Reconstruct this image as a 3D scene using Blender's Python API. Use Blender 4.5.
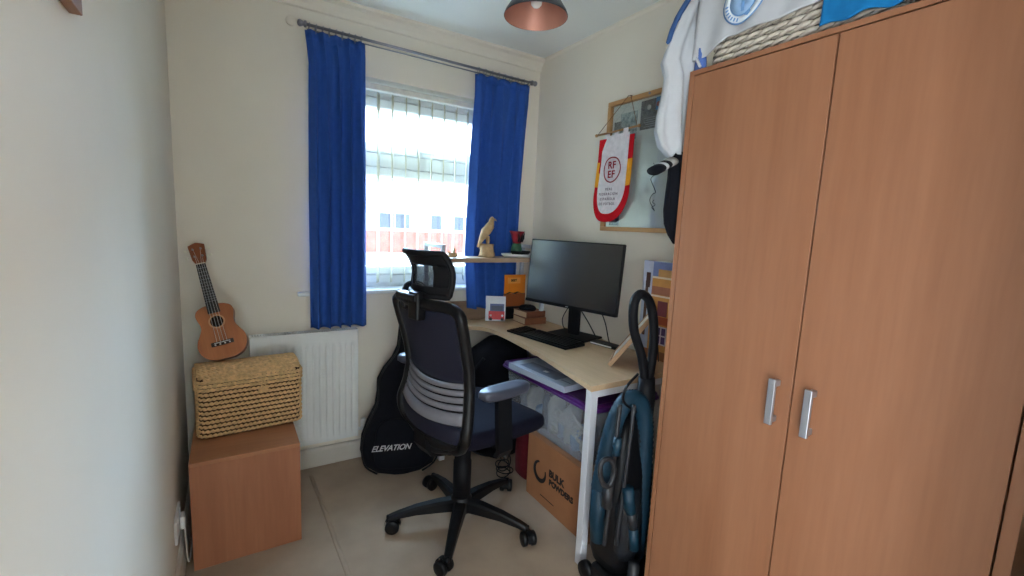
import bpy, bmesh, math, random
from mathutils import Vector, Matrix
random.seed(7)
for o in list(bpy.data.objects): bpy.data.objects.remove(o, do_unlink=True)
SC = bpy.context.scene
COL = SC.collection
PI = math.pi

# ------------------------------------------------------------------ camera
CAM = Vector((0.196, -2.515, 1.34))
YAW, PIT, ROL, FPX = math.radians(32.226), math.radians(7.616), math.radians(2.533), 451.4
_f = Vector((math.sin(YAW)*math.cos(PIT), math.cos(YAW)*math.cos(PIT), -math.sin(PIT)))
_r = Vector((math.cos(YAW), -math.sin(YAW), 0)); _u = _r.cross(_f)
R2 = _r*math.cos(ROL) + _u*math.sin(ROL); U2 = _u*math.cos(ROL) - _r*math.sin(ROL)
cd = bpy.data.cameras.new('camera'); cam = bpy.data.objects.new('camera', cd); COL.objects.link(cam)
cd.sensor_width = 36; cd.lens = FPX/1024*36; cd.clip_start = 0.02; cd.clip_end = 200
cam.matrix_world = Matrix(((R2.x, U2.x, -_f.x, CAM.x), (R2.y, U2.y, -_f.y, CAM.y), (R2.z, U2.z, -_f.z, CAM.z), (0, 0, 0, 1)))
SC.camera = cam
def W(ax, val, x, y):
    "pixel of the photograph -> point on the plane ax = val"
    d = R2*(x-512) + U2*(288-y) + _f*FPX
    i = 'xyz'.index(ax)
    return CAM + d*((val-CAM[i])/d[i])

# ------------------------------------------------------------------ sky, exposure
wd = bpy.data.worlds.new('overcast_sky'); SC.world = wd; wd.use_nodes = True
bg = wd.node_tree.nodes['Background']
bg.inputs[0].default_value = (0.86, 0.93, 1.0, 1); bg.inputs[1].default_value = 3.2
SC.view_settings.view_transform = 'Standard'; SC.view_settings.look = 'None'
SC.view_settings.exposure = 1.5; SC.view_settings.gamma = 1
SC.view_settings.use_curve_mapping = False
sun = bpy.data.lights.new('hazy_sun', 'SUN'); sun.energy = 44; sun.angle = math.radians(95); sun.color = (0.50, 0.75, 1.0)
so_ = bpy.data.objects.new('hazy_sun', sun); COL.objects.link(so_)
so_.rotation_euler = Vector((-0.30, -1.45, -0.50)).to_track_quat('-Z', 'Y').to_euler()
def portal(name, loc, rot, sx, sy):
    l = bpy.data.lights.new(name, 'AREA'); l.shape = 'RECTANGLE'; l.size = sx; l.size_y = sy
    l.cycles.is_portal = True
    o = bpy.data.objects.new(name, l); COL.objects.link(o); o.location = loc; o.rotation_euler = rot
portal('window_portal', (1.135, 0.22, 1.52), (-PI/2, 0, 0), 1.2, 1.15)

# ------------------------------------------------------------------ materials
def lin(c):
    def g(v):
        v /= 255.0
        return v/12.92 if v <= 0.04045 else ((v+0.055)/1.055)**2.4
    return (g(c[0]), g(c[1]), g(c[2]), 1)
MATS = {}
def mat(name, rgb, rough=0.6, var=0.08, scale=30, bump=0.0, bscale=None, metal=0, stretch=(1, 1, 1), spec=0.4, trans=0.0, alpha=1.0, sheen=0, coat=0, rgb2=None, subsurf=0):
    if name in MATS: return MATS[name]
    m = bpy.data.materials.new(name); m.use_nodes = True; MATS[name] = m
    nt = m.node_tree; N = nt.nodes; L = nt.links; b = N['Principled BSDF']
    b.inputs['Roughness'].default_value = rough; b.inputs['Metallic'].default_value = metal
    b.inputs['Specular IOR Level'].default_value = spec; b.inputs['Alpha'].default_value = alpha
    b.inputs['Transmission Weight'].default_value = trans
    b.inputs['Sheen Weight'].default_value = sheen; b.inputs['Coat Weight'].default_value = coat
    tc = N.new('ShaderNodeTexCoord'); mp = N.new('ShaderNodeMapping'); L.new(tc.outputs['Object'], mp.inputs[0])
    mp.inputs['Scale'].default_value = stretch
    nz = N.new('ShaderNodeTexNoise'); nz.inputs['Scale'].default_value = scale; nz.inputs['Detail'].default_value = 4
    L.new(mp.outputs[0], nz.inputs['Vector'])
    c = lin(rgb); c2 = lin(rgb2) if rgb2 else tuple(min(1, v*(1+var)) for v in c[:3])+(1,)
    c1 = c if rgb2 else tuple(v*(1-var) for v in c[:3])+(1,)
    rp = N.new('ShaderNodeValToRGB'); rp.color_ramp.elements[0].position = 0.3; rp.color_ramp.elements[1].position = 0.7
    rp.color_ramp.elements[0].color = c1; rp.color_ramp.elements[1].color = c2
    L.new(nz.outputs['Fac'], rp.inputs[0]); L.new(rp.outputs[0], b.inputs['Base Color'])
    if bump:
        bp = N.new('ShaderNodeBump'); bp.inputs['Strength'].default_value = bump; bp.inputs['Distance'].default_value = 0.004
        n2 = N.new('ShaderNodeTexNoise'); n2.inputs['Scale'].default_value = bscale or scale*4; n2.inputs['Detail'].default_value = 3
        L.new(mp.outputs[0], n2.inputs['Vector']); L.new(n2.outputs['Fac'], bp.inputs['Height']); L.new(bp.outputs[0], b.inputs['Normal'])
    return m
def wood(name, rgb, rgb2, axis='z', scale=6, rough=0.45, ratio=14):
    if name in MATS: return MATS[name]
    st = {'x': (1/ratio*3, 3, 3), 'y': (3, 1/ratio*3, 3), 'z': (3, 3, 1/ratio*3)}[axis]
    m = mat(name, rgb, rough, stretch=st, scale=scale, rgb2=rgb2, bump=0.06, bscale=scale*6)
    nt = m.node_tree; N = nt.nodes; L = nt.links; b = N['Principled BSDF']
    mp = [n for n in N if n.type == 'MAPPING'][0]; rp = [n for n in N if n.type == 'VALTORGB'][0]
    fine = N.new('ShaderNodeTexNoise'); fine.inputs['Scale'].default_value = scale*9; fine.inputs['Detail'].default_value = 2
    L.new(mp.outputs[0], fine.inputs['Vector'])
    mx = N.new('ShaderNodeMix'); mx.data_type = 'RGBA'; mx.blend_type = 'MULTIPLY'; mx.inputs[0].default_value = 0.22
    L.new(rp.outputs[0], mx.inputs[6]); L.new(fine.outputs['Fac'], mx.inputs[7]); L.new(mx.outputs[2], b.inputs['Base Color'])
    return m
def cloth(name, rgb, var=0.1, tr=0.0, rough=0.95, scale=40, bump=0.15):
    if name in MATS: return MATS[name]
    m = mat(name, rgb, rough, var, scale, bump=bump, bscale=500, spec=0.12, sheen=0.02)
    if tr:
        nt = m.node_tree; N = nt.nodes; L = nt.links
        t = N.new('ShaderNodeBsdfTranslucent'); t.inputs[0].default_value = lin(rgb)
        mx = N.new('ShaderNodeMixShader'); mx.inputs[0].default_value = tr
        L.new(N['Principled BSDF'].outputs[0], mx.inputs[1]); L.new(t.outputs[0], mx.inputs[2])
        L.new(mx.outputs[0], N['Material Output'].inputs[0])
    return m
def glass(name, tint=(245, 250, 255), gl=0.06, rough=0.02):
    if name in MATS: return MATS[name]
    m = bpy.data.materials.new(name); m.use_nodes = True; MATS[name] = m
    nt = m.node_tree; N = nt.nodes; L = nt.links; N.remove(N['Principled BSDF'])
    t = N.new('ShaderNodeBsdfTransparent'); t.inputs[0].default_value = lin(tint)
    g = N.new('ShaderNodeBsdfGlossy'); g.inputs['Roughness'].default_value = rough
    lw = N.new('ShaderNodeLayerWeight'); lw.inputs[0].default_value = 0.25
    mr = N.new('ShaderNodeMath'); mr.operation = 'MULTIPLY_ADD'; mr.inputs[1].default_value = 0.5; mr.inputs[2].default_value = gl*0.5
    L.new(lw.outputs['Fresnel'], mr.inputs[0])
    mx = N.new('ShaderNodeMixShader'); L.new(mr.outputs[0], mx.inputs[0])
    L.new(t.outputs[0], mx.inputs[1]); L.new(g.outputs[0], mx.inputs[2]); L.new(mx.outputs[0], N['Material Output'].inputs[0])
    return m
def see_through(name, rgb, a, rough=0.7):
    "an open mesh or clear plastic: partly transparent"
    if name in MATS: return MATS[name]
    m = mat(name, rgb, rough, 0.05); nt = m.node_tree; N = nt.nodes; L = nt.links
    t = N.new('ShaderNodeBsdfTransparent'); mx = N.new('ShaderNodeMixShader'); mx.inputs[0].default_value = a
    L.new(t.outputs[0], mx.inputs[1]); L.new(N['Principled BSDF'].outputs[0], mx.inputs[2]); L.new(mx.outputs[0], N['Material Output'].inputs[0])
    return m

M_wall = mat('cream_wall_paint', (231, 222, 207), 0.85, 0.02, 3, bump=0.05, bscale=120, spec=0.2)
M_ceil = mat('white_ceiling_paint', (236, 236, 232), 0.9, 0.02, 3, spec=0.2)
M_carpet = mat('beige_carpet', (184, 164, 144), 1.0, 0.10, 5, bump=0.9, bscale=420, spec=0.05)
M_skirt = mat('white_gloss_skirting', (205, 198, 188), 0.35, 0.03, 8)
M_upvc = mat('white_upvc', (228, 231, 232), 0.3, 0.02, 8)
M_beech = wood('beech_laminate', (164, 113, 82), (151, 101, 71), 'z', 3.2, 0.42)
M_beechx = wood('beech_laminate_across', (164, 113, 82), (151, 101, 71), 'x', 3.2, 0.42)
M_cube = wood('reddish_beech_veneer', (176, 116, 84), (163, 104, 74), 'z', 3.5, 0.5)
M_cubetop = wood('reddish_beech_veneer_top', (186, 128, 92), (174, 116, 82), 'x', 3.5, 0.45)
M_oak = wood('pale_oak_top', (222, 190, 152), (206, 173, 136), 'y', 5, 0.4)
M_oakx = wood('pale_oak_shelf', (190, 164, 138), (172, 146, 121), 'x', 5, 0.4)
M_brownoak = wood('brown_oak_panel', (150, 122, 100), (132, 106, 86), 'x', 5, 0.5)
M_pine = wood('pine_frame', (206, 160, 108), (190, 142, 92), 'y', 6, 0.5)
M_gap = mat('dark_gap', (30, 20, 15), 0.9)
M_silver = mat('brushed_silver', (176, 178, 184), 0.35, 0.04, 60, metal=0.75)
M_steel = mat('dark_steel', (140, 140, 148), 0.3, 0.05, 40, metal=0.9)
M_white = mat('white_enamel', (226, 226, 224), 0.35, 0.02, 20)
M_black = mat('black_plastic', (14, 14, 17), 0.42, 0.1, 40, spec=0.3)
M_blackm = mat('matt_black_plastic', (15, 15, 19), 0.6, 0.1, 60, spec=0.2)
M_blackc = cloth('black_cloth', (20, 21, 27))
M_navy = mat('navy_black_seat_fabric', (20, 19, 32), 0.9, 0.1, 60, bump=0.2, bscale=500, spec=0.12)
M_blue = cloth('blue_curtain_cloth', (54, 92, 170), 0.06, tr=0.10)
M_whitec = cloth('white_cotton', (198, 200, 203), 0.03, tr=0.15)

# ------------------------------------------------------------------ mesh builder
WORLD = set()
def root(o):
    while o.parent: o = o.parent
    return o
class MB:
    def __init__(s): s.v = []; s.f = []; s.sm = []
    def add(s, V, F, smooth=False):
        n = len(s.v); s.v += [tuple(p) for p in V]; s.f += [tuple(i+n for i in q) for q in F]; s.sm += [smooth]*len(F); return s
    def frombm(s, bm, smooth=False):
        bm.verts.index_update()
        s.add([v.co[:] for v in bm.verts], [[v.index for v in f.verts] for f in bm.faces], smooth); bm.free(); return s
    def box(s, a, b, bev=0.0, M=None, seg=2):
        lo = [min(a[i], b[i]) for i in range(3)]; hi = [max(a[i], b[i]) for i in range(3)]
        bm = bmesh.new(); bmesh.ops.create_cube(bm, size=1)
        for v in bm.verts: v.co = Vector([lo[i]+(v.co[i]+0.5)*(hi[i]-lo[i]) for i in range(3)])
        if bev: bmesh.ops.bevel(bm, geom=list(bm.edges), offset=bev, segments=seg, profile=0.5, affect='EDGES')
        if M: bm.transform(M)
        return s.frombm(bm, False)
    def tube(s, P, r, seg=8, closed=False, flat=1.0):
        P = [Vector(p) for p in P]; n = len(P); V = []; F = []
        nrm = None
        for i, p in enumerate(P):
            if closed: t = P[(i+1) % n]-P[i-1]
            else: t = P[min(i+1, n-1)]-P[max(i-1, 0)]
            if t.length < 1e-9: t = Vector((0, 0, 1))
            t.normalize()
            if nrm is None:
                a = Vector((0, 0, 1)) if abs(t.z) < 0.9 else Vector((1, 0, 0)); nrm = t.cross(a).normalized()
            else:
                nrm = (nrm-t*nrm.dot(t))
                nrm = nrm.normalized() if nrm.length > 1e-6 else t.orthogonal().normalized()
            bn = t.cross(nrm); rr = r[i] if isinstance(r, (list, tuple)) else r
            for k in range(seg):
                a = 2*PI*k/seg; V.append(p+nrm*math.cos(a)*rr+bn*math.sin(a)*rr*flat)
        m = n if closed else n-1
        for i in range(m):
            for k in range(seg):
                a = i*seg+k; b = i*seg+(k+1) % seg; c = ((i+1) % n)*seg+(k+1) % seg; d = ((i+1) % n)*seg+k
                F.append((a, b, c, d))
        if not closed: F.append(tuple(range(seg-1, -1, -1))); F.append(tuple((n-1)*seg+k for k in range(seg)))
        return s.add(V, F, True)
    def lathe(s, prof, M=None, seg=24, smooth=True, cap=True):
        V = []; F = []; n = len(prof)
        for r, z in prof:
            for k in range(seg):
                a = 2*PI*k/seg; V.append(Vector((r*math.cos(a), r*math.sin(a), z)))
        for i in range(n-1):
            for k in range(seg):
                F.append((i*seg+k, i*seg+(k+1) % seg, (i+1)*seg+(k+1) % seg, (i+1)*seg+k))
        if cap and prof[0][0] > 1e-4: F.append(tuple(range(seg-1, -1, -1)))
        if cap and prof[-1][0] > 1e-4: F.append(tuple((n-1)*seg+k for k in range(seg)))
        if M: V = [M @ v for v in V]
        return s.add(V, F, smooth)
    def prism(s, out, t0, t1, fn, smooth=False):
        n = len(out); V = [fn(a, b, t0) for a, b in out]+[fn(a, b, t1) for a, b in out]
        F = [tuple(range(n-1, -1, -1)), tuple(range(n, 2*n))]
        s.add(V, F, False)
        s.add(V, [(i, (i+1) % n, n+(i+1) % n, n+i) for i in range(n)], smooth); return s
    def grid(s, fn, nu, nv, wrap=False, smooth=True):
        V = [fn(i/(nu if wrap else nu-1), j/(nv-1)) for i in range(nu) for j in range(nv)]
        F = []
        for i in range(nu if wrap else nu-1):
            for j in range(nv-1):
                F.append((i*nv+j, ((i+1) % nu)*nv+j, ((i+1) % nu)*nv+j+1, i*nv+j+1))
        return s.add(V, F, smooth)
    def loft(s, rings, smooth=True):
        n = len(rings[0]); V = [p for r in rings for p in r]; F = []
        for i in range(len(rings)-1):
            for k in range(n): F.append((i*n+k, i*n+(k+1) % n, (i+1)*n+(k+1) % n, (i+1)*n+k))
        F.append(tuple(range(n-1, -1, -1))); F.append(tuple((len(rings)-1)*n+k for k in range(n)))
        return s.add(V, F, smooth)
    def build(s, name, m, parent=None, solid=0, subd=0, weld=False):
        off = Vector((0, 0, 0))
        if parent is not None and root(parent).name in WORLD: off = root(parent).location
        me = bpy.data.meshes.new(name); me.from_pydata([tuple(Vector(p)-off) for p in s.v], [], s.f)
        me.polygons.foreach_set('use_smooth', s.sm)
        bm = bmesh.new(); bm.from_mesh(me)
        if weld: bmesh.ops.remove_doubles(bm, verts=bm.verts, dist=1e-5)
        if not solid: bmesh.ops.recalc_face_normals(bm, faces=bm.faces)
        bm.to_mesh(me); bm.free()
        me.materials.append(m)
        o = bpy.data.objects.new(name, me); COL.objects.link(o)
        if parent is not None: o.parent = parent
        if solid: md = o.modifiers.new('thickness', 'SOLIDIFY'); md.thickness = solid; md.offset = 0
        if subd: md = o.modifiers.new('subdivision', 'SUBSURF'); md.levels = subd; md.render_levels = subd
        return o
def tag(o, label=None, cat=None, group=None, kind=None):
    if label: o['label'] = label
    if cat: o['category'] = cat
    if group: o['group'] = group
    if kind: o['kind'] = kind
    return o
def thing(name, label, cat, loc=(0, 0, 0), rot=(0, 0, 0), world=True, group=None):
    o = bpy.data.objects.new(name, None); COL.objects.link(o); o.empty_display_size = 0.05
    o.location = loc; o.rotation_euler = rot
    if world: WORLD.add(o.name)
    return tag(o, label, cat, group)
def struct(o): o['kind'] = 'structure'; return o
def rect(name, a, b, m, parent=None, bev=0.0): return MB().box(a, b, bev).build(name, m, parent)
def text(name, body, size, m, parent, loc, X, Y, shear=0, bold=0.0, align='CENTER', ext=0.0004, spacing=1.0):
    c = bpy.data.curves.new(name, 'FONT'); c.body = body; c.size = size; c.shear = shear; c.offset = bold; c.extrude = ext
    c.align_x = align; c.align_y = 'CENTER'; c.resolution_u = 3; c.space_character = spacing
    t = bpy.data.objects.new(name+'_curve', c); COL.objects.link(t)
    dg = bpy.context.evaluated_depsgraph_get(); me = bpy.data.meshes.new_from_object(t.evaluated_get(dg))
    bpy.data.objects.remove(t, do_unlink=True); bpy.data.curves.remove(c)
    X = Vector(X).normalized(); Y = Vector(Y).normalized(); Z = X.cross(Y)
    off = root(parent).location if root(parent).name in WORLD else Vector((0, 0, 0))
    L0 = Vector(loc)-off
    me.transform(Matrix(((X.x, Y.x, Z.x, L0.x), (X.y, Y.y, Z.y, L0.y), (X.z, Y.z, Z.z, L0.z), (0, 0, 0, 1))))
    me.name = name; me.materials.clear(); me.materials.append(m)
    o = bpy.data.objects.new(name, me); COL.objects.link(o); o.parent = parent
    return o
def spline(P, n=8, closed=False):
    P = [Vector(p) for p in P]; out = []; m = len(P)
    for i in range(m if closed else m-1):
        p0 = P[i-1] if (closed or i > 0) else P[0]; p1 = P[i]; p2 = P[(i+1) % m]
        p3 = P[(i+2) % m] if (closed or i+2 < m) else P[-1]
        for k in range(n):
            t = k/n
            out.append(0.5*((2*p1)+(p2-p0)*t+(2*p0-5*p1+4*p2-p3)*t*t+(3*p1-p0-3*p2+p3)*t*t*t))
    if not closed: out.append(P[-1])
    return out
def interp(tab, t):
    if t <= tab[0][0]: return tab[0][1]
    for (a, x), (b, y) in zip(tab, tab[1:]):
        if t <= b: return x+(y-x)*(t-a)/(b-a)
    return tab[-1][1]

# ================================================================== THE ROOM
XR, YR, H = 1.924, -2.47, 2.40
LZ0 = 0.12
WX0, WX1, WZ0, WZ1 = 0.55, 1.72, 0.965, 2.085
T = 0.27
struct(rect('floor', (-0.1, -3.75, -0.08), (XR+0.1, 0.1, 0), M_carpet))
seam = MB().tube([W('z', 0.001, 311, 476), W('z', 0.001, 325, 512), W('z', 0.001, 336, 543), W('z', 0.001, 350, 580), W('z', 0.001, 372, 640)], 0.009, 8, flat=0.35).build('carpet_seam', M_carpet, bpy.data.objects['floor'])
struct(rect('ceiling', (-0.1, -3.75, H), (XR+0.1, T, H+0.1), M_ceil))
struct(rect('wall_left', (-0.1, YR-0.12, 0), (0, T, H), M_wall))
struct(rect('wall_right', (XR, YR-0.12, 0), (XR+0.1, T, H), M_wall))
wb = MB()
wb.box((0, 0, 0), (WX0, T, H)); wb.box((WX1, 0, 0), (XR, T, H)); wb.box((WX0, 0, 0), (WX1, T, WZ0-0.001)); wb.box((WX0, 0, WZ1), (WX1, T, H))
struct(wb.build('wall_back', M_wall))
wr = MB(); wr.box((0.96, YR-0.12, 0), (XR, YR, H)); wr.box((0, YR-0.12, 2.03), (0.96, YR, H))
struct(wr.build('wall_rear', M_wall))
# the landing behind the doorway, unseen; left side opened to sky as added fill
struct(rect('wall_landing', (-0.1, -3.85, 0), (XR+0.1, -3.75, H), M_wall))
struct(rect('wall_landing_right', (XR, -3.75, 0), (XR+0.1, YR-0.12, H), M_wall))
wl = MB(); wl.box((-0.1, -3.75, 0), (0, YR-0.12, LZ0)); wl.box((-0.1, -3.75, 2.1), (0, YR-0.12, H)); wl.box((-0.1, -3.75, LZ0), (0, -3.6, 2.1))
struct(wl.build('wall_landing_left', M_wall))
# cove cornice along back and right wall
def cove(name, fn):
    pr = [(0, 0), (0.055, 0), (0.05, 0.012), (0.03, 0.022), (0.014, 0.045), (0.01, 0.065), (0, 0.07)]
    return struct(MB().prism(pr, 0, 1, fn).build(name, M_wall))
cove('trim_1', lambda a, b, t: (t*XR, -a, H-b))
cove('trim_2', lambda a, b, t: (XR-a*0.25, YR*t, H-b*0.25))
cove('trim_3', lambda a, b, t: (a, YR*t, H-b))
def skirting(name, fn, L0, L1):
    pr = [(0, 0), (0.016, 0), (0.016, 0.085), (0.011, 0.1), (0.004, 0.105), (0, 0.105)]
    return struct(MB().prism(pr, L0, L1, fn).build(name, M_skirt))
skirting('baseboard_back', lambda a, b, t: (t, -a, b), 0, XR)
skirting('baseboard_left', lambda a, b, t: (a, t, b), YR, -0.016)
skirting('baseboard_right', lambda a, b, t: (XR-a, t, b), YR, -0.016)
# window
win = struct(thing('window_1', None, None, (1.135, 0.12, WZ0)))
fr = MB(); fy0, fy1 = 0.10, 0.165
for a, b in [((WX0, WZ0), (WX0+0.06, WZ1)), ((WX1-0.06, WZ0), (WX1, WZ1)), ((WX0+0.06, WZ0), (WX1-0.06, WZ0+0.07)), ((WX0+0.06, WZ1-0.07), (WX1-0.06, WZ1)), ((WX0+0.06, 1.645), (WX1-0.06, 1.72))]:
    fr.box((a[0], fy0, a[1]), (b[0], fy1, b[1]), 0.006)
fr.build('window_frame', M_upvc, win)
def sash(name, z0, z1, w=0.065):
    s = MB(); x0, x1 = WX0+0.062, WX1-0.062
    s.box((x0, 0.09, z0), (x0+w, 0.15, z1), 0.008); s.box((x1-w, 0.09, z0), (x1, 0.15, z1), 0.008)
    s.box((x0+w, 0.09, z0), (x1-w, 0.15, z0+w), 0.008); s.box((x0+w, 0.09, z1-w), (x1-w, 0.15, z1), 0.008)
    o = s.build(name, M_upvc, win)
    MB().box((x0+w, 0.118, z0+w), (x1-w, 0.124, z1-w)).build('pane', glass('window_glass'), o)
    return o
sash('toplight_sash', 1.722, WZ1-0.072, 0.055); sash('lower_sash', WZ0+0.072, 1.643, 0.05)
hn = MB(); p = W('y', 0.085, 419, 153); hn.box((p.x-0.012, 0.07, p.z-0.03), (p.x+0.012, 0.09, p.z+0.03), 0.004); hn.box((p.x-0.01, 0.055, p.z-0.008), (p.x+0.09, 0.072, p.z+0.008), 0.004)
hn.build('window_handle', M_upvc, win)
sl = MB(); sl.box((0.483, -0.035, 0.945), (1.80, -0.0005, 0.967), 0.006); sl.box((WX0+0.001, -0.002, 0.945), (WX1-0.001, 0.1, 0.967), 0.0)
sl.build('window_sill', M_upvc, win)

# ------------------------------------------------------------------ outside
M_render = mat('white_render', (205, 203, 198), 0.9, 0.04, 1)
M_brick = mat('red_brick', (168, 96, 84), 0.9, 0.2, 4)
M_tile = mat('roof_tiles', (150, 140, 132), 0.9, 0.12, 3)
M_road = mat('grey_tarmac', (120, 122, 122), 0.95, 0.06, 2)
struct(rect('ground_outside', (-40, 0.6, -2.75), (60, 60, -2.65), M_road))
hs = thing('terraced_house', 'pale rendered house with red brick band seen through the window', 'house', (7, 17, -2.65))
ho = MB(); ho.box((-2, 15.0, -2.65), (16, 21, 2.05)); hw = ho.build('wall', M_render, hs)
MB().box((-2, 14.94, 0.18), (16, 15.0, 1.0)).build('brick_band', M_brick, hw)
M_win = mat('house_window_glass', (70, 80, 92), 0.15, 0.1, 3)
for x0, x1 in ((1.2, 2.6), (5.05, 6.3), (7.15, 7.75), (8.1, 9.2), (11, 12.4)):
    f = MB(); f.box((x0-0.07, 14.92, 1.06), (x1+0.07, 15.02, 1.74)); fo = f.build('house_window', M_upvc, hs)
    n = 2 if x1-x0 > 0.8 else 1
    for k in range(n):
        a = x0+(x1-x0)*k/n+0.03; b = x0+(x1-x0)*(k+1)/n-0.03
        MB().box((a, 14.90, 1.12), (b, 14.93, 1.68)).build('pane', M_win, fo)
rf = MB(); rf.prism([(14.6, 2.0), (14.6, 2.1), (18, 4.3), (21.4, 2.1), (21.4, 2.0)], -2.2, 16.2, lambda a, b, t: (t, a, b)); ro = rf.build('roof', M_tile, hs)
for k in range(11):
    t = k/11; y = 14.6+3.4*t; z = 2.1+2.2*t
    MB().box((-2.2, y, z+0.0), (16.2, y+0.32, z+0.05), 0, Matrix.Translation((0, y, z)) @ Matrix.Rotation(math.atan2(2.2, 3.4), 4, 'X') @ Matrix.Translation((0, -y, -z))).build('tile_course', M_tile, ro)
lp = thing('street_lamp_post', 'thin grey lamp post standing outside the window', 'lamp post', (3.0, 9, -2.65))
MB().tube([(3.0, 9, -2.65), (3.0, 9, 1.55)], 0.045, 10).build('post', M_steel, lp)
MB().box((2.9, 8.9, 1.55), (3.1, 9.1, 1.72), 0.03).build('lamp_head', M_steel, lp)
gw = thing('garden_wall', 'low white garden wall in front of the opposite house', 'wall', (7, 12.6, -2.65))
MB().box((-4, 12.5, -2.65), (18, 12.7, -1.6)).build('wall', M_render, gw); MB().box((-4, 12.45, -1.6), (18, 12.75, -1.52)).build('coping', M_road, gw)

# ================================================================== WARDROBE
wx, wy0, wy1, wz = 1.39, -1.571, -2.375, 1.827
wr_ = thing('wardrobe', 'tall two door beech wardrobe against the right wall', 'wardrobe', (1.65, -1.973, 0))
rect('side_panel', (wx, wy0-0.016, 0), (1.905, wy0, wz), M_beech, wr_, 0.001)
rect('side_panel', (wx, wy1, 0), (1.905, wy1+0.022, wz), M_beech, wr_, 0.001)
rect('top_panel', (wx, wy1+0.022, wz-0.013), (1.905, wy0-0.016, wz), M_beechx, wr_, 0.0)
rect('plinth', (wx+0.03, wy1+0.022, 0), (wx+0.046, wy0-0.016, 0.06), M_beech, wr_)
rect('back_panel', (1.89, wy1+0.022, 0.0), (1.903, wy0-0.016, wz-0.013), M_beech, wr_)
rect('bottom_panel', (wx+0.03, wy1+0.022, 0.06), (1.89, wy0-0.016, 0.076), M_beechx, wr_)
d1 = rect('door', (wx, -1.590, 0.065), (wx+0.018, -1.9665, wz-0.0165), M_beech, wr_, 0.0012)
d2 = rect('door', (wx, -1.9705, 0.065), (wx+0.018, -2.3495, wz-0.0165), M_beech, wr_, 0.0012)
for d, y in ((d1, -1.932), (d2, -2.018)):
    h = MB(); z0, z1 = 0.866, 0.986
    h.box((1.358, y-0.009, z0), (1.368, y+0.009, z1), 0.002)
    h.box((1.367, y-0.007, z0+0.004), (wx, y+0.007, z0+0.02), 0.002); h.box((1.367, y-0.007, z1-0.02), (wx, y+0.007, z1-0.004), 0.002)
    tag(h.build('handle', M_silver, d), 'brushed silver bar handle')

# ================================================================== WOODEN CUBE + BASKET + UKULELE
cb = thing('wooden_cube_cabinet', 'plain reddish wooden cube cabinet standing in the left corner', 'cabinet', (0.23, -0.36, 0))
cx0, cx1, cy0, cy1, cz = 0.043, 0.415, -0.595, -0.122, 0.43
rect('front_panel', (cx0+0.0, cy0, 0), (cx1, cy0+0.016, cz-0.016), M_cube, cb, 0.001)
rect('side_panel', (cx0, cy0+0.0165, 0), (cx0+0.016, cy1, cz-0.016), M_cube, cb, 0.001)
rect('side_panel', (cx1-0.016, cy0+0.0165, 0), (cx1, cy1, cz-0.016), M_cube, cb, 0.001)
rect('top_panel', (cx0, cy0, cz-0.0155), (cx1, cy1, cz), M_cubetop, cb, 0.001)

M_cane = mat('golden_cane', (226, 186, 136), 0.6, 0.22, 60, bump=0.2, bscale=300)
M_canedk = mat('cane_inside_shade', (70, 44, 22), 0.9)  # dark tone stands in for the shade between the cane strands
def rrect(hx, hy, r, n=10):
    P = []
    for cx, cy, a0 in ((hx-r, hy-r, 0), (-hx+r, hy-r, PI/2), (-hx+r, -hy+r, PI), (hx-r, -hy+r, 1.5*PI)):
        for k in range(n+1): a = a0+PI/2*k/n; P.append(Vector((cx+r*math.cos(a), cy+r*math.sin(a), 0)))
    return P
def resample(P, step):
    n = len(P); L = [0]
    for i in range(n): L.append(L[-1]+(P[(i+1) % n]-P[i]).length)
    m = int(round(L[-1]/step)); out = []; j = 0
    for k in range(m):
        d = L[-1]*k/m
        while L[j+1] < d: j += 1
        t = (d-L[j])/max(1e-9, L[j+1]-L[j]); p = P[j].lerp(P[(j+1) % n], t)
        tg = (P[(j+1) % n]-P[j]).normalized(); out.append((p, Vector((tg.y, -tg.x, 0))))
    return out
def weave_rows(parent, hx, hy, r, z0, z1, rows, pitch, m, rr, taper=0.0, amp=0.004, vamp=0.9, name='woven_strand'):
    for k in range(rows):
        t = (k+0.5)/rows; z = z0+(z1-z0)*t; sc = 1+taper*t
        pts = resample(rrect(hx*sc, hy*sc, r), pitch/4)
        n = len(pts)//8*8; pts = resample(rrect(hx*sc, hy*sc, r), sum((pts[i][0]-pts[i-1][0]).length for i in range(len(pts)))/n)
        mb = MB()
        for s in (0, 1):     # two strands twining round each other
            P = [p+nn*amp*math.cos(i*PI/4+PI*s+(k % 2)*PI/2)+Vector((0, 0, z+amp*vamp*math.sin(i*PI/4+PI*s+(k % 2)*PI/2))) for i, (p, nn) in enumerate(pts)]
            mb.tube(P, rr, 5, closed=True)
        mb.build(name, m, parent)
bk = thing('wicker_basket', 'golden cane lidded basket on top of the wooden cube', 'basket', (0.25, -0.262, cz), (0, 0, math.radians(4)), world=False)
bhx, bhy, bhz = 0.198, 0.132, 0.196
MB().loft([[p*0.955+Vector((0, 0, 0.004)) for p in rrect(bhx, bhy, 0.03, 4)], [p*0.955+Vector((0, 0, bhz)) for p in rrect(bhx, bhy, 0.03, 4)]]).build('shade_core', M_canedk, bk)  # added dark core, so the gaps in the weave look shaded
weave_rows(bk, bhx-0.006, bhy-0.006, 0.035, 0.002, bhz, 10, 0.0165, M_cane, 0.0043, amp=0.0044)
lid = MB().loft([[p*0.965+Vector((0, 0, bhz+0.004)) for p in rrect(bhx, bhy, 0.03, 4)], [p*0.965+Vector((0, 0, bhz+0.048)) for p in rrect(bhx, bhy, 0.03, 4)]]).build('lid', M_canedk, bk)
weave_rows(lid, bhx-0.002, bhy-0.002, 0.035, bhz+0.002, bhz+0.05, 3, 0.0165, M_cane, 0.0043, amp=0.0044)
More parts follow.
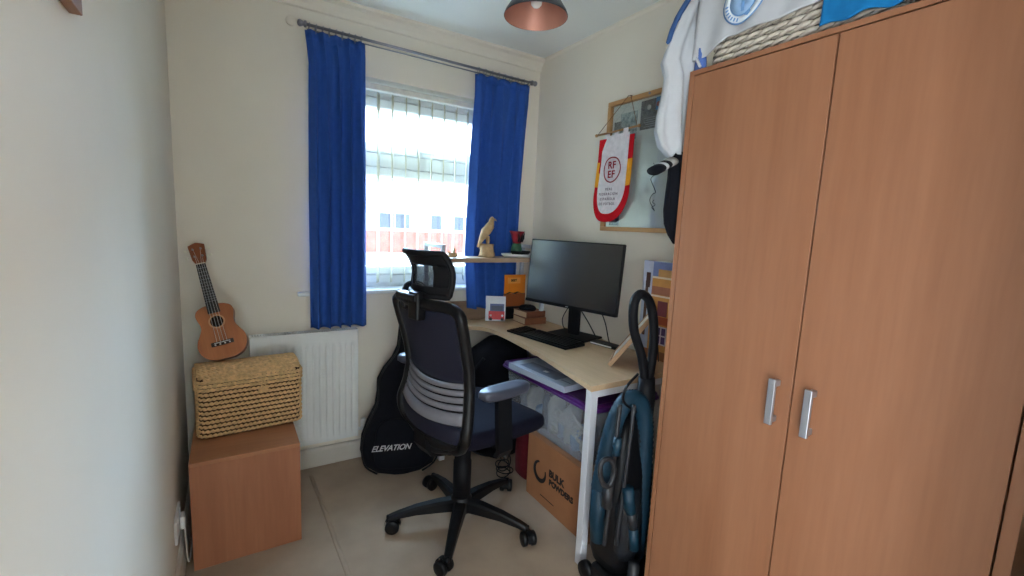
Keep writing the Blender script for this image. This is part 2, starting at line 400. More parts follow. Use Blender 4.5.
for k in range(13):      # woven rows on top of the lid
    y = -bhy+0.012+k*(2*bhy-0.024)/12; hl = bhx-(0.03 if k in (0, 12) else 0.012 if k in (1, 11) else 0.006)
    mb = MB(); n = int(2*hl/0.0041)
    for s in (0, 1):
        mb.tube([(-hl+2*hl*i/n, y+0.0045*math.cos(i*PI/4+PI*s), bhz+0.0505+0.026*math.sin(PI*k/12)+0.003*math.sin(i*PI/4+PI*s)) for i in range(n+1)], 0.0058, 5)
    mb.build('woven_strand', M_cane, lid)
mb = MB(); mb.tube([(0.04, -bhy-0.004, bhz+0.035), (0.036, -bhy-0.012, bhz+0.015), (0.03, -bhy-0.012, bhz-0.012), (0.042, -bhy-0.012, bhz-0.018), (0.05, -bhy-0.012, bhz-0.01), (0.046, -bhy-0.01, bhz+0.02), (0.044, -bhy-0.004, bhz+0.035)], 0.0032, 6)
mb.build('loop_fastener', M_cane, bk)
MB().tube([(0.022, -bhy-0.011, bhz-0.012), (0.058, -bhy-0.011, bhz-0.016)], [0.007, 0.007], 8).build('toggle', M_cane, bk)

# ukulele, leaning back against the wall on the basket
M_uke = wood('ukulele_mahogany', (190, 120, 74), (172, 102, 60), 'z', 8, 0.35)
M_ukes = wood('ukulele_sides', (150, 86, 52), (130, 70, 42), 'z', 8, 0.35)
uk = thing('ukulele', 'small brown wooden ukulele leaning in the corner on the cane basket', 'ukulele', (0.176, -0.25, cz+0.290), (math.radians(-21), math.radians(-13), math.radians(-2)), world=False)
prof = [(0, 0.03), (0.012, 0.058), (0.035, 0.077), (0.065, 0.0855), (0.095, 0.081), (0.122, 0.068), (0.145, 0.0585), (0.165, 0.058), (0.19, 0.0645), (0.21, 0.066), (0.228, 0.058), (0.24, 0.038), (0.2435, 0.02)]
pz = spline([(w, 0, z) for z, w in prof], 4)
outl = [(p.x*1.08, p.z) for p in pz]+[(-p.x*1.08, p.z) for p in reversed(pz)]
MB().prism(outl, -0.026, 0.026, lambda a, b, t: (a, t, b), True).build('body', M_ukes, uk)
MB().prism([(a*0.99, b*0.99+0.001) for a, b in outl], -0.0285, -0.026, lambda a, b, t: (a, t, b), True).build('soundboard', M_uke, uk)
def ydisc(r0, r1, cx, cz, y0, y1, seg=28):
    M = Matrix.Translation((cx, 0, cz)) @ Matrix.Rotation(PI/2, 4, 'X')
    return MB().lathe([(r0, -y0), (r1, -y0), (r1, -y1), (r0, -y1), (r0, -y0)], M, seg, False, cap=False)
ydisc(0.0245, 0.031, 0, 0.166, -0.0292, -0.028).build('rosette', mat('rosette', (200, 150, 110), 0.5), uk)
ydisc(0.0001, 0.0245, 0, 0.166, -0.029, -0.0283).build('soundhole', mat('soundhole_dark', (26, 15, 9), 0.95), uk)
M_rose = wood('rosewood', (52, 30, 22), (38, 22, 16), 'z', 12, 0.5)
br = MB().box((-0.042, -0.036, 0.06), (0.042, -0.0287, 0.078), 0.002).build('bridge', M_rose, uk)
MB().box((-0.03, -0.039, 0.071), (0.03, -0.0355, 0.0735), 0.0005).build('saddle', M_white, br)
for k in range(4): MB().lathe([(0.0035, 0), (0.0035, 0.003), (0.001, 0.0045)], Matrix.Translation((-0.027+0.018*k, -0.036, 0.065)) @ Matrix.Rotation(PI/2, 4, 'X'), 8).build('bridge_pin', M_white, br)
MB().loft([[(s*w, y, z) for s, y in ((-1, -0.028), (1, -0.028), (0.85, -0.006), (0, 0.004), (-0.85, -0.006))] for w, z in ((0.023, 0.238), (0.0205, 0.32), (0.0175, 0.432))]).build('neck', M_ukes, uk)
fb = MB().loft([[(s*w, y, z) for s, y in ((-1, -0.0335), (1, -0.0335), (1, -0.0275), (-1, -0.0275))] for w, z in ((0.0235, 0.205), (0.0178, 0.43))], False).build('fretboard', mat('black_fretboard', (30, 28, 28), 0.5, 0.1), uk)
for k in range(12):
    z = 0.43-0.345*(1-2**(-(k+1)/12)); w = 0.0178+(0.43-z)/0.225*0.0057
    if z > 0.207: MB().box((-w, -0.0345, z-0.0006), (w, -0.0333, z+0.0006)).build('fret', M_silver, fb)
MB().box((-0.018, -0.0355, 0.43), (0.018, -0.027, 0.434), 0.0006).build('nut', mat('ivory_plastic', (235, 228, 208), 0.4), uk)
hd = MB().prism([(-0.018, 0.434), (-0.026, 0.452), (-0.03, 0.5), (-0.031, 0.522), (-0.012, 0.53), (0, 0.534), (0.012, 0.53), (0.031, 0.522), (0.03, 0.5), (0.026, 0.452), (0.018, 0.434)], -0.03, -0.016, lambda a, b, t: (a, t+(b-0.434)*0.12, b)).build('headstock', M_ukes, uk)
for s in (-1, 1):
    for z in (0.468, 0.502):
        yy = -0.03+(z-0.434)*0.12
        t = MB().lathe([(0.0045, -0.002), (0.0045, 0.002), (0.0025, 0.003), (0.0025, 0.011), (0.0032, 0.012)], Matrix.Translation((s*0.015, yy, z)) @ Matrix.Rotation(PI/2, 4, 'X'), 10).build('tuning_post', M_silver, hd)
        k = MB(); k.tube([(s*0.027, yy+0.006, z), (s*0.04, yy+0.006, z)], 0.0018, 6); k.box((s*0.04, yy+0.0035, z-0.006), (s*0.05, yy+0.0085, z+0.006), 0.002)
        k.build('tuning_peg', mat('ivory_plastic', (235, 228, 208), 0.4), t)
for k in range(4):
    x0 = -0.012+0.008*k; x1 = -0.027*0.7+0.018*0.7*k
    MB().tube([(x1, -0.0395, 0.07), (x0, -0.036, 0.434), ((-1 if k < 2 else 1)*0.014, -0.034+0.006, 0.47 if k in (0, 3) else 0.502)], 0.0006, 4).build('string', M_white, uk)

# ================================================================== RADIATOR
rd = thing('radiator', 'white panel radiator on the wall under the window', 'radiator', (0.5, -0.06, 0.16))
rx0, rx1, rz0, rz1, ryf, ryb = 0.262, 0.766, 0.165, 0.765, -0.092, -0.035
pan = MB(); N = 15; inset = 0.03
def rad_front(u, v):
    x = rx0+0.006+(rx1-rx0-0.012)*u; z = rz0+0.004+(rz1-rz0-0.014)*v
    e = min(1, max(0, (v-0.05)/0.03))*min(1, max(0, (0.90-v)/0.03))
    ph = (x-rx0-0.012)/(rx1-rx0-0.024)*N
    s = min(1, max(0, 1.5*(math.cos(2*PI*ph)+0.75)))
    return (x, ryf+0.013*e*(1-s), z)
pan.grid(rad_front, N*8+1, 34)
pan.box((rx0, ryf-0.001, rz0), (rx0+0.007, ryf+0.012, rz1-0.008), 0.002); pan.box((rx1-0.007, ryf-0.001, rz0), (rx1, ryf+0.012, rz1-0.008), 0.002)
pan.box((rx0+0.005, ryf+0.0145, rz0), (rx1-0.005, ryf+0.018, rz1-0.01), 0.001)
pan.build('front_panel', M_white, rd)
rect('back_panel', (rx0+0.005, ryb-0.012, rz0), (rx1-0.005, ryb, rz1-0.01), M_white, rd, 0.002)
for x in (rx0, rx1-0.004): rect('end_panel', (x, ryf+0.002, rz0+0.02), (x+0.004, ryb, rz1+0.002), M_white, rd, 0.001)
rect('convector_fins', (rx0+0.01, ryf+0.02, rz0+0.03), (rx1-0.01, ryb-0.014, rz1-0.035), mat('radiator_inside', (60, 56, 52), 0.8), rd)
g = MB(); n = 44
g.box((rx0+0.004, ryf+0.0005, rz1-0.009), (rx1-0.004, ryf+0.008, rz1+0.003), 0.001); g.box((rx0+0.004, ryb-0.008, rz1-0.009), (rx1-0.004, ryb, rz1+0.003), 0.001)
for k in range(n): x = rx0+0.006+(rx1-rx0-0.015)*k/(n-1); g.box((x, ryf+0.006, rz1-0.006), (x+0.0045, ryb-0.006, rz1+0.002))
g.build('top_grille', M_white, rd)
for x in (rx0+0.12, rx1-0.12): rect('wall_bracket', (x-0.015, ryb, rz0+0.1), (x+0.015, -0.001, rz1-0.1), M_white, rd)
v = MB(); v.tube([(rx1+0.0, -0.063, rz0+0.03), (rx1+0.035, -0.063, rz0+0.03)], 0.009, 10); v.tube([(rx1+0.035, -0.063, 0.001), (rx1+0.035, -0.063, rz0+0.03)], 0.0075, 10)
v.build('valve_pipe', M_white, rd); MB().lathe([(0.013, 0), (0.016, 0.01), (0.016, 0.045), (0.012, 0.055)], Matrix.Translation((rx1+0.035, -0.063, rz0+0.03)), 16).build('valve_cap', M_white, rd)

# ================================================================== CURTAIN POLE, CURTAINS, BLIND
pz_ = 2.236
pl = thing('curtain_pole', 'thin steel curtain pole fixed above the window', 'curtain pole', (1.16, -0.08, pz_))
pa, pb = (0.537, -0.08, pz_), (1.805, -0.08, pz_-0.010)
MB().tube([pa, pb], 0.007, 12).build('pole', M_steel, pl)
MB().tube([(0.54, -0.06, pz_-0.014), (1.80, -0.06, pz_-0.024)], 0.0035, 8).build('rear_track', M_steel, pl)
for p, s in ((pa, -1), (pb, 1)):
    MB().lathe([(0.0085, 0), (0.015, 0.002), (0.015, 0.01), (0.009, 0.014), (0.014, 0.022), (0.016, 0.03), (0.012, 0.038), (0.002, 0.041)], Matrix.Translation(p) @ Matrix.Rotation(s*PI/2, 4, 'Y'), 16).build('finial', M_steel, pl)
for x in (0.575, 1.785):
    b = MB(); b.tube([(x, -0.001, pz_-0.02), (x, -0.075, pz_-0.02), (x, -0.085, pz_-0.008)], 0.005, 8); b.lathe([(0.02, 0), (0.02, 0.006), (0.008, 0.01)], Matrix.Translation((x, -0.001, pz_-0.02)) @ Matrix.Rotation(PI/2, 4, 'X'), 16)
    b.build('bracket', M_steel, pl)
cap = MB().lathe([(0.022, 0), (0.022, 0.004), (0.018, 0.007), (0.0, 0.008)], Matrix.Translation((0.478, -0.0005, 2.262)) @ Matrix.Rotation(PI/2, 4, 'X'), 20).build('blanking_disc', M_wall)
tag(cap, 'small round painted cap on the wall left of the curtain pole', 'blanking disc')

def curtain(label, xt0, xt1, edges, zt, zb, folds, seed, yo, nr):
    rnd = random.Random(seed)
    t = thing('curtain', label, 'curtain', ((xt0+xt1)/2, -0.08, zb), group='blue window curtains')
    ph = [rnd.uniform(-0.5, 0.5) for _ in range(folds+2)]; am = [rnd.uniform(0.7, 1.15) for _ in range(folds+2)]
    nv = 60; nu = folds*14+1
    def fn(u, v):
        z = zt+(zb-zt)*v; x0 = interp([(a, b) for a, b, c in edges], v); x1 = interp([(a, c) for a, b, c in edges], v)
        s = u*folds; i = int(min(s, folds-1e-6)); w = ph[i]*(1-(s-i))+ph[i+1]*(s-i); a = am[i]*(1-(s-i))+am[i+1]*(s-i)
        k = min(1, v/0.05)
        amp = (0.010+0.022*min(1, v*3))*a
        if v < 0.05: amp = 0.012
        arg = 2*PI*(s+w*0.5*k)+0.5*math.sin(3*v+1.3*s)
        y = -0.08+yo(v)+amp*math.cos(arg)+0.004*math.sin(2*arg+v*6)
        x = x0+(x1-x0)*u+0.010*k*math.sin(arg)*math.sin(PI*u)
        hem = 0
        return (x, y, z+hem)
    c = MB().grid(fn, nu, nv).build('cloth', M_blue, t, solid=0.002)
    hd = MB().grid(lambda u, v: tuple(Vector(fn(u, v*0.028))+Vector((0, -0.003, 0.0))), nu, 3).build('heading_tape', M_blue, t, solid=0.002)
    for k in range(nr):
        x = xt0+0.015+(xt1-xt0-0.03)*k/(nr-1); zc = pz_-0.012*(x-0.517)/1.3
        r = MB().tube([(x+0.002*math.sin(a), -0.08+0.0165*math.cos(a), zc-0.006+0.0165*math.sin(a)) for a in [2*PI*j/18 for j in range(18)]], 0.0017, 6, closed=True)
        ro_ = r.build('curtain_ring', M_steel, t)
        MB().tube([(x, -0.08, zc-0.021), (x, -0.079, zt-0.01)], 0.0016, 5).build('hook', M_steel, ro_)
    return t
curtain('long blue curtain hanging on the left side of the window', 0.532, 0.800, [(0, 0.530, 0.805), (0.1, 0.545, 0.806), (0.5, 0.54, 0.815), (1, 0.537, 0.812)], 2.214, 0.785, 5, 3, lambda v: 0, 9)
curtain('long blue curtain on the right side of the window behind the desk shelf', 1.425, 1.805, [(0, 1.425, 1.80), (0.08, 1.43, 1.80), (0.45, 1.415, 1.775), (0.75, 1.405, 1.775), (1, 1.432, 1.775)], 2.204, 0.835, 5, 11, lambda v: 0.012*min(1, v*1.6), 9)

vb = thing('vertical_blind', 'cream vertical slat blind hanging inside the window recess', 'blind', (1.135, 0.045, 0.99))
rect('headrail', (WX0+0.01, 0.025, 2.035), (WX1-0.01, 0.062, 2.066), mat('cream_headrail', (225, 220, 208), 0.4), vb, 0.003)
M_slat = cloth('cream_blind_fabric', (234, 230, 214), 0.03, tr=0.45, rough=0.8)
M_wt = mat('slat_weight_grey', (150, 152, 158), 0.6)
ns = 15; sdir = Vector((math.sin(math.radians(26)), math.cos(math.radians(26)), 0))
slat_me = None
for k in range(ns):
    x = 0.60+(1.67-0.60)*k/(ns-1)
    dd = Vector((math.sin(math.radians(24+random.uniform(-5, 7))), 0, 0)); dd.y = math.sqrt(1-dd.x**2)
    def sf(u, v, x=x, dd=dd): 
        n = Vector((dd.y, -dd.x, 0)); q = (u-0.5)
        return Vector((x, 0.044, 0))+dd*0.082*q+n*0.006*(1-4*q*q)+Vector((0, 0, 2.022+(1.0-2.022)*v))
    so = MB().grid(sf, 6, 2).build('slat', M_slat, vb, solid=0.0008)
    MB().box((-0.0012, -0.038, 0), (0.0012, 0.038, 0.03), 0.0005, Matrix.Translation((x, 0.044, 1.0)) @ Matrix.Rotation(math.atan2(-dd.x, dd.y), 4, 'Z')).build('slat_weight', M_wt, so)
    MB().tube([(x, 0.044, 2.02), (x, 0.044, 2.038)], 0.003, 6).build('slat_hook', M_upvc, so)
MB().tube([(WX0+0.05, 0.044, 1.003), (WX1-0.05, 0.044, 1.003)], 0.0012, 5).build('bottom_chain', M_upvc, vb)

# ================================================================== LEFT WALL PICTURE + SOCKET
pf = thing('wall_picture', 'wooden framed picture hung high on the left wall', 'picture', (0.001, -1.75, 1.633))
M_brownfr = wood('brown_picture_frame', (150, 104, 74), (134, 90, 62), 'y', 8, 0.5)
a0, a1, b0, b1 = -1.527, -1.99, 1.633, 2.05
for A, B in (((a1, b0), (a0, b0+0.028)), ((a1, b1-0.028), (a0, b1)), ((a0-0.028, b0+0.0285), (a0, b1-0.0285)), ((a1, b0+0.0285), (a1+0.028, b1-0.0285))):
    rect('frame_rail', (0.001, A[0], A[1]), (0.017, B[0], B[1]), M_brownfr, pf, 0.0015)
rect('picture_sheet', (0.003, a1+0.0285, b0+0.0285), (0.008, a0-0.0285, b1-0.0285), mat('pale_print', (200, 200, 196), 0.5, 0.1, 6), pf)
so = thing('wall_socket', 'white double plug socket low on the left wall behind the wooden cube', 'socket', (0.001, -0.70, 0.2))
rect('face_plate', (0.001, -0.70, 0.19), (0.010, -0.555, 0.275), M_upvc, so, 0.003)
pg = rect('plug', (0.0105, -0.62, 0.195), (0.026, -0.575, 0.245), M_upvc, so, 0.006)
for y in (-0.67, -0.60): rect('rocker_switch', (0.0102, y, 0.253), (0.013, y+0.014, 0.27), M_upvc, so, 0.001)
MB().tube(spline([(0.022, -0.597, 0.2), (0.024, -0.597, 0.13), (0.027, -0.57, 0.03), (0.028, -0.4, 0.014), (0.028, -0.15, 0.014)], 6), 0.003, 6).build('flex', M_white, so)

# ================================================================== PENDANT LAMP
lm = thing('pendant_lamp', 'dark cone pendant lamp shade with copper inside hanging from the ceiling', 'lamp', (1.04, -1.246, 2.0))
LM = Matrix.Translation((1.04, -1.246, 2.0))
M_lampo = mat('charcoal_lamp_outside', (50, 52, 56), 0.4, 0.05, 20)
M_copper = mat('pink_copper_lining', (186, 130, 112), 0.45, 0.05, 20, metal=0.35)
MB().lathe([(0.100, 0), (0.101, 0.002), (0.096, 0.014), (0.060, 0.07), (0.040, 0.095), (0.030, 0.104), (0.022, 0.106)], LM, 40, cap=False).build('shade', M_lampo, lm)
MB().lathe([(0.0995, 0.0005), (0.094, 0.0135), (0.058, 0.069), (0.038, 0.093), (0.024, 0.101)], LM, 40, cap=False).build('copper_lining', M_copper, lm)
MB().lathe([(0.02, 0.06), (0.02, 0.125), (0.012, 0.14), (0.004, 0.145)], LM, 20).build('lamp_holder', M_black, lm)
MB().lathe([(0.0, 0.026), (0.010, 0.029), (0.0165, 0.036), (0.018, 0.046), (0.013, 0.058), (0.011, 0.066)], LM, 20).build('bulb', mat('frosted_bulb', (235, 232, 225), 0.25, 0.02), lm)
MB().tube([(1.04, -1.246, 2.14), (1.04, -1.246, 2.38)], 0.003, 8).build('cord', M_black, lm)
MB().lathe([(0.045, 0), (0.045, -0.012), (0.02, -0.03), (0.005, -0.034)], Matrix.Translation((1.04, -1.246, 2.3995)), 24).build('ceiling_rose', M_ceil, lm)

# ================================================================== DESK WITH SHELF
DZ = 0.757
dk = thing('desk', 'pale oak desk with a curved front edge and white metal legs', 'desk', (1.6, -0.65, 0))
edge = spline([(1.15, -0.31, 0), (1.21, -0.275, 0), (1.29, -0.222, 0), (1.37, -0.198, 0), (1.43, -0.235, 0), (1.46, -0.33, 0), (1.463, -0.46, 0), (1.448, -0.64, 0), (1.425, -0.84, 0), (1.387, -1.05, 0), (1.343, -1.292, 0)], 5)
outl = [(p.x, p.y) for p in edge]+[(1.908, -1.292), (1.908, -0.02), (1.15, -0.02)]
MB().prism(outl, DZ-0.022, DZ, lambda a, b, t: (a, b, t)).build('desktop', M_oak, dk)
M_leg = mat('white_leg_paint', (212, 213, 218), 0.4, 0.02, 20)
def leg(x, y, w=0.034): return rect('leg', (x-w/2, y-w/2, 0), (x+w/2, y+w/2, DZ-0.0225), M_leg, dk, 0.003)
leg(1.366, -1.272); leg(1.885, -1.272); leg(1.885, -0.045); leg(1.175, -0.045); leg(1.19, -0.25)
for a, b in (((1.384, -1.287, DZ-0.052), (1.867, -1.257, DZ-0.0225)), ((1.87, -1.254, DZ-0.052), (1.90, -0.063, DZ-0.0225)), ((1.193, -0.06, DZ-0.052), (1.867, -0.03, DZ-0.0225))):
    rect('rail', a, b, M_leg, dk, 0.002)
hu = thing('desk_shelf_unit', 'raised oak shelf on grey metal end frames standing on the desk by the window', 'shelf', (1.5, -0.16, DZ))
for x in (1.163, 1.828):
    f = MB(); w = 0.011
    f.box((x-w, -0.045, DZ+0.0005), (x+w, -0.023, 1.235), 0.002); f.box((x-w, -0.287, DZ+0.0005), (x+w, -0.265, 1.235), 0.002); f.box((x-w, -0.265, 1.213), (x+w, -0.045, 1.235), 0.002)
    f.build('shelf_frame', mat('grey_white_metal', (196, 198, 204), 0.4, 0.02, 20), hu)
MB().box((1.176, -0.285, 1.138), (1.816, -0.128, 1.163), 0.002).build('shelf', M_oakx, hu)
MB().box((1.176, -0.034, DZ+0.0005), (1.816, -0.022, 0.878), 0.002).build('back_board', M_brownoak, hu)
MB().box((1.176, -0.13, 1.142), (1.187, -0.05, 1.158)).build('shelf_bracket', M_leg, hu); MB().box((1.806, -0.13, 1.142), (1.817, -0.05, 1.158)).build('shelf_bracket', M_leg, hu)

# ---- monitor
A = Vector((1.690, -0.345, 0)); B = Vector((1.826, -0.912, 0)); mc = (A+B)/2; ang = math.atan2(B.y-A.y, B.x-A.x)+PI/2
mo = thing('computer_monitor', 'large black flat monitor standing on the oak desk', 'monitor', (mc.x+0.055, mc.y, DZ+0.001), (0, 0, ang), world=False)
# local: -X faces the chair, Y along the width
z0, z1, hw_, tilt = 0.165, 0.525, 0.303, 0.0
sc_ = -0.075
MT = Matrix.Translation((sc_, 0, 0.345)) @ Matrix.Rotation(math.radians(5), 4, 'Y') @ Matrix.Translation((-sc_, 0, -0.345))
MB().box((sc_, -hw_, z0), (sc_+0.022, hw_, z1), 0.004, MT).build('housing', M_black, mo)
MB().box((sc_-0.001, -hw_+0.006, z0+0.017), (sc_+0.001, hw_-0.006, z1-0.006), 0, MT).build('screen', mat('dark_glossy_screen', (16, 19, 24), 0.26, 0.05, 3, spec=1.0), mo)
MATS['dark_glossy_screen'].node_tree.nodes['Principled BSDF'].inputs['IOR'].default_value = 1.68
MB().box((sc_-0.0018, -hw_, z0), (sc_, hw_, z0+0.015), 0.0005, MT).build('lower_bezel', M_blackm, mo)
MB().box((sc_-0.0024, -0.009, z0+0.005), (sc_-0.0018, 0.009, z0+0.0105), 0, MT).build('maker_mark', M_silver, mo)
MB().box((sc_+0.022, -0.13, z0+0.06), (sc_+0.05, 0.13, z1-0.09), 0.012, MT).build('rear_housing', M_blackm, mo)
MB().box((-0.028, -0.035, 0.012), (-0.004, 0.035, 0.36), 0.004).build('stand_neck', M_blackm, mo)
MB().box((-0.10, -0.13, 0), (0.075, 0.13, 0.012), 0.004).build('stand_base', M_blackm, mo)

# ---- keyboard
K0 = [W('z', DZ+0.015, *q) for q in ((506, 328), (574, 349))]
kd = (K0[1]-K0[0]); kang = math.atan2(kd.y, kd.x)+PI/2
kc = (W('z', DZ+0.015, 506, 328)+W('z', DZ+0.015, 587, 345))/2
kb = thing('keyboard', 'black computer keyboard lying in front of the monitor', 'keyboard', (kc.x, kc.y, DZ+0.001), (0, 0, kang), world=False)
kl = 0.225
MB().prism([(-0.072, 0), (-0.072, 0.009), (0.06, 0.016), (0.072, 0.014), (0.072, 0)], -kl, kl, lambda a, b, t: (a, t, b)).build('tray', M_blackm, kb)
ky = MB()
for r in range(6):
    n = 20
    for k in range(n):
        x = -0.058+r*0.0205; y = -kl+0.012+k*(2*kl-0.024)/n
        if r == 0 and 5 < k < 12 and k != 6: continue
        if k in (15, ): continue
        w = (2*kl-0.024)/n*(5.8 if (r == 0 and k == 6) else 0.86)
        zz = 0.010+r*0.0012
        ky.box((x, y, zz), (x+0.0165, y+w, zz+0.006), 0)
tag(ky.build('keys', M_black, kb), kind='stuff')

# ---- things on the desk
M_card = mat('white_card', (214, 216, 222), 0.6, 0.03, 10)
p0 = Vector((1.590, -0.075, DZ)); 
gc = thing('greeting_card', 'white greeting card with a red van picture on the desk', 'card', (1.588, -0.125, DZ+0.001), (0, 0, math.radians(-30)), world=False)
MB().box((-0.062, -0.002, 0), (0.062, 0.0, 0.155), 0, Matrix.Rotation(-0.1, 4, 'X')).build('front_leaf', M_card, gc)
MB().box((-0.062, 0.0, 0), (0.062, 0.002, 0.155), 0, Matrix.Translation((0, 0.034, 0)) @ Matrix.Rotation(0.11, 4, 'X')).build('back_leaf', M_card, gc)
RX = Matrix.Rotation(-0.1, 4, 'X')
MB().box((-0.042, -0.0032, 0.010), (0.058, -0.002, 0.062), 0.0, RX).build('red_van_lower', mat('van_red', (190, 50, 56), 0.5), gc)
MB().box((-0.034, -0.0032, 0.062), (0.054, -0.002, 0.108), 0.0, RX).build('blue_van_upper', mat('van_blue', (66, 78, 128), 0.5), gc)
MB().box((-0.026, -0.0038, 0.066), (0.046, -0.0032, 0.096), 0.0, RX).build('windscreen', mat('van_glass', (38, 44, 74), 0.4), gc)
for x in (-0.028, 0.044): 
    MB().lathe([(0.007, 0), (0.007, 0.001)], RX @ Matrix.Translation((x, -0.003, 0.035)) @ Matrix.Rotation(PI/2, 4, 'X'), 12).build('headlamp', M_card, gc)
    MB().box((x-0.009, -0.004, 0.004), (x+0.009, -0.002, 0.02), 0, RX).build('tyre', M_black, gc)
# stack of two books, black pouch and orange box behind
M_pages = mat('cream_pages', (206, 178, 146), 0.8, 0.1, 8, stretch=(1, 1, 40))
def book(name, label, c, sx, sy, sz, rz, mcov, group=None):
    t = thing(name, label, 'book', c, (0, 0, rz), world=False, group=group)
    MB().box((-sx/2, -sy/2, 0), (sx/2, sy/2, 0.003), 0.0005).build('cover', mcov, t); MB().box((-sx/2, -sy/2, sz-0.003), (sx/2, sy/2, sz), 0.0005).build('cover', mcov, t)
    MB().box((-sx/2, -sy/2, 0.003), (sx/2, -sy/2+0.004, sz-0.003)).build('spine', mcov, t)
    MB().box((-sx/2+0.004, -sy/2+0.004, 0.003), (sx/2-0.004, sy/2-0.004, sz-0.003)).build('pages', M_pages, t)
    return t
M_brc = mat('brown_book_cover', (112, 66, 48), 0.6, 0.1, 20); M_brc2 = mat('tan_book_cover', (130, 80, 56), 0.6, 0.1, 20)
bz = DZ+0.001
book('book', 'lower tan book of the stack beside the monitor', (1.778, -0.222, bz), 0.150, 0.155, 0.040, math.radians(-3), M_brc2, 'stacked books on the desk')
book('book', 'upper dark brown book of the stack beside the monitor', (1.778, -0.218, bz+0.0405), 0.142, 0.148, 0.038, math.radians(2), M_brc, 'stacked books on the desk')
pcx_, pcy_, pz0 = 1.77, -0.215, bz+0.0792
pc = thing('black_pouch', 'crumpled black pouch lying on the stacked books', 'pouch', (pcx_, pcy_, pz0))
mb = MB(); mb.loft([[(pcx_+a*math.cos(t)*(1+0.1*math.sin(3*t)), pcy_+b*math.sin(t), pz0+z) for t in [2*PI*k/20 for k in range(20)]] for a, b, z in ((0.05, 0.055, 0), (0.056, 0.06, 0.010), (0.045, 0.05, 0.022), (0.02, 0.03, 0.028))])
mb.build('body', M_blackc, pc); MB().tube([(pcx_-0.04, pcy_-0.03, pz0+0.022), (pcx_, pcy_, pz0+0.030), (pcx_+0.035, pcy_+0.02, pz0+0.024)], 0.003, 6).build('zip', M_black, pc)
ob = thing('orange_box', 'orange box with a black moustache motif standing behind the books', 'box', (1.735, -0.050, 0.844), world=True)
p1 = W('y', -0.085, 505, 274); p2 = W('y', -0.085, 533, 274); p3 = W('y', -0.085, 505, 309)
M_or = mat('orange_card', (232, 132, 34), 0.5, 0.04, 10); M_orb = mat('shaded_brown_orange_card', (150, 80, 40), 0.5, 0.05, 10)
ox0, ox1, oz1, ozm = W('y', -0.118, 505, 275).x, 1.808, W('y', -0.118, 505, 275).z, W('y', -0.118, 505, 297).z
MB().box((ox0, -0.120, 0.844), (ox1, -0.117, ozm+0.02), 0).build('lower_front', M_orb, ob)  # brown-orange lower half with its shadow painted into the colour
MB().box((ox0, -0.1168, 0.844), (ox1, -0.112, oz1), 0.001).build('carton', M_or, ob)
mb = MB(); cx = (ox0+ox1)/2-0.01
for s in (-1, 1): mb.tube([(cx, -0.1215, ozm+0.02), (cx+s*0.03, -0.1215, ozm+0.03), (cx+s*0.06, -0.1215, ozm+0.018), (cx+s*0.085, -0.1215, ozm+0.016)], [0.016, 0.014, 0.010, 0.003], 8, flat=0.12)
mb.build('moustache', M_black, ob)
MB().box((cx-0.045, -0.1178, oz1-0.055), (cx+0.05, -0.1168, oz1-0.018)).build('label_panel', mat('pale_orange', (240, 160, 80), 0.5), ob)
text('lettering', 'BEST', 0.02, M_black, ob, (cx, -0.1185, oz1-0.036), (1, 0, 0), (0, 0, 1), bold=0.001)
st = MB().box((ox0+0.02, -0.1115, 0.844), (ox1-0.02, -0.1085, 0.93)).build('back_stay', M_orb, ob)
# shallow ledge the box stands on: the tray of a dark letter rack
lr = thing('letter_rack', 'dark letter rack behind the stacked books holding the orange box', 'rack', (1.70, -0.09, DZ))
MB().box((ox0-0.002, -0.135, 0.832), (1.81, -0.095, 0.843), 0.001).build('tray', M_blackm, lr)
for x in (ox0-0.001, 1.802): MB().box((x, -0.135, DZ+0.001), (x+0.007, -0.095, 0.832)).build('end_support', M_blackm, lr)
MB().box((ox0+0.006, -0.099, DZ+0.001), (1.795, -0.095, 0.832)).build('back_plate', M_blackm, lr)

# cables, dock
def cable(name, label, P, r=0.003, m=None, n=8, group=None):
    o = MB().tube(spline(P, n), r, 6).build(name, m or M_black); return tag(o, label, 'cable', group)
dz = DZ+0.0045
cable('monitor_cable', 'black cable looping down behind the monitor stand', [(1.80, -0.60, 0.97), (1.842, -0.52, 0.90), (1.845, -0.47, 0.82), (1.85, -0.50, dz), (1.87, -0.6, dz)])
cable('monitor_cable', 'black cable dropping from the monitor towards the desk plug', [(1.862, -0.74, 0.96), (1.878, -0.79, 0.86), (1.872, -0.84, dz), (1.862, -0.90, dz)])
cable('monitor_cable', 'black cable slanting from the monitor neck across the desk', [(1.81, -0.62, 0.95), (1.845, -0.69, 0.85), (1.842, -0.79, dz), (1.835, -0.86, dz), (1.872, -0.95, dz)])
dc = W('z', DZ+0.01, 597, 343)
dock = thing('docking_station', 'black docking box with a white strip lying by the monitor base', 'dock', (1.823, -0.868, DZ+0.001), (0, 0, math.radians(10)), world=False)
MB().box((-0.03, -0.085, 0), (0.03, 0.085, 0.016), 0.004).build('case', M_black, dock); MB().box((-0.0312, -0.05, 0.005), (-0.0298, 0.08, 0.012)).build('white_strip', M_white, dock)
MB().box((-0.02, -0.108, 0.001), (0.018, -0.085, 0.015), 0.004).build('plug', M_black, dock)

# leaning photo frame on the desk
q0 = W('z', DZ, 609, 367)
pfm = thing('photo_frame', 'pale wooden photo frame leaning back on the desk end', 'photo frame', (q0.x+0.002, q0.y+0.004, DZ+0.006), (0, 0, math.radians(39)), world=False)
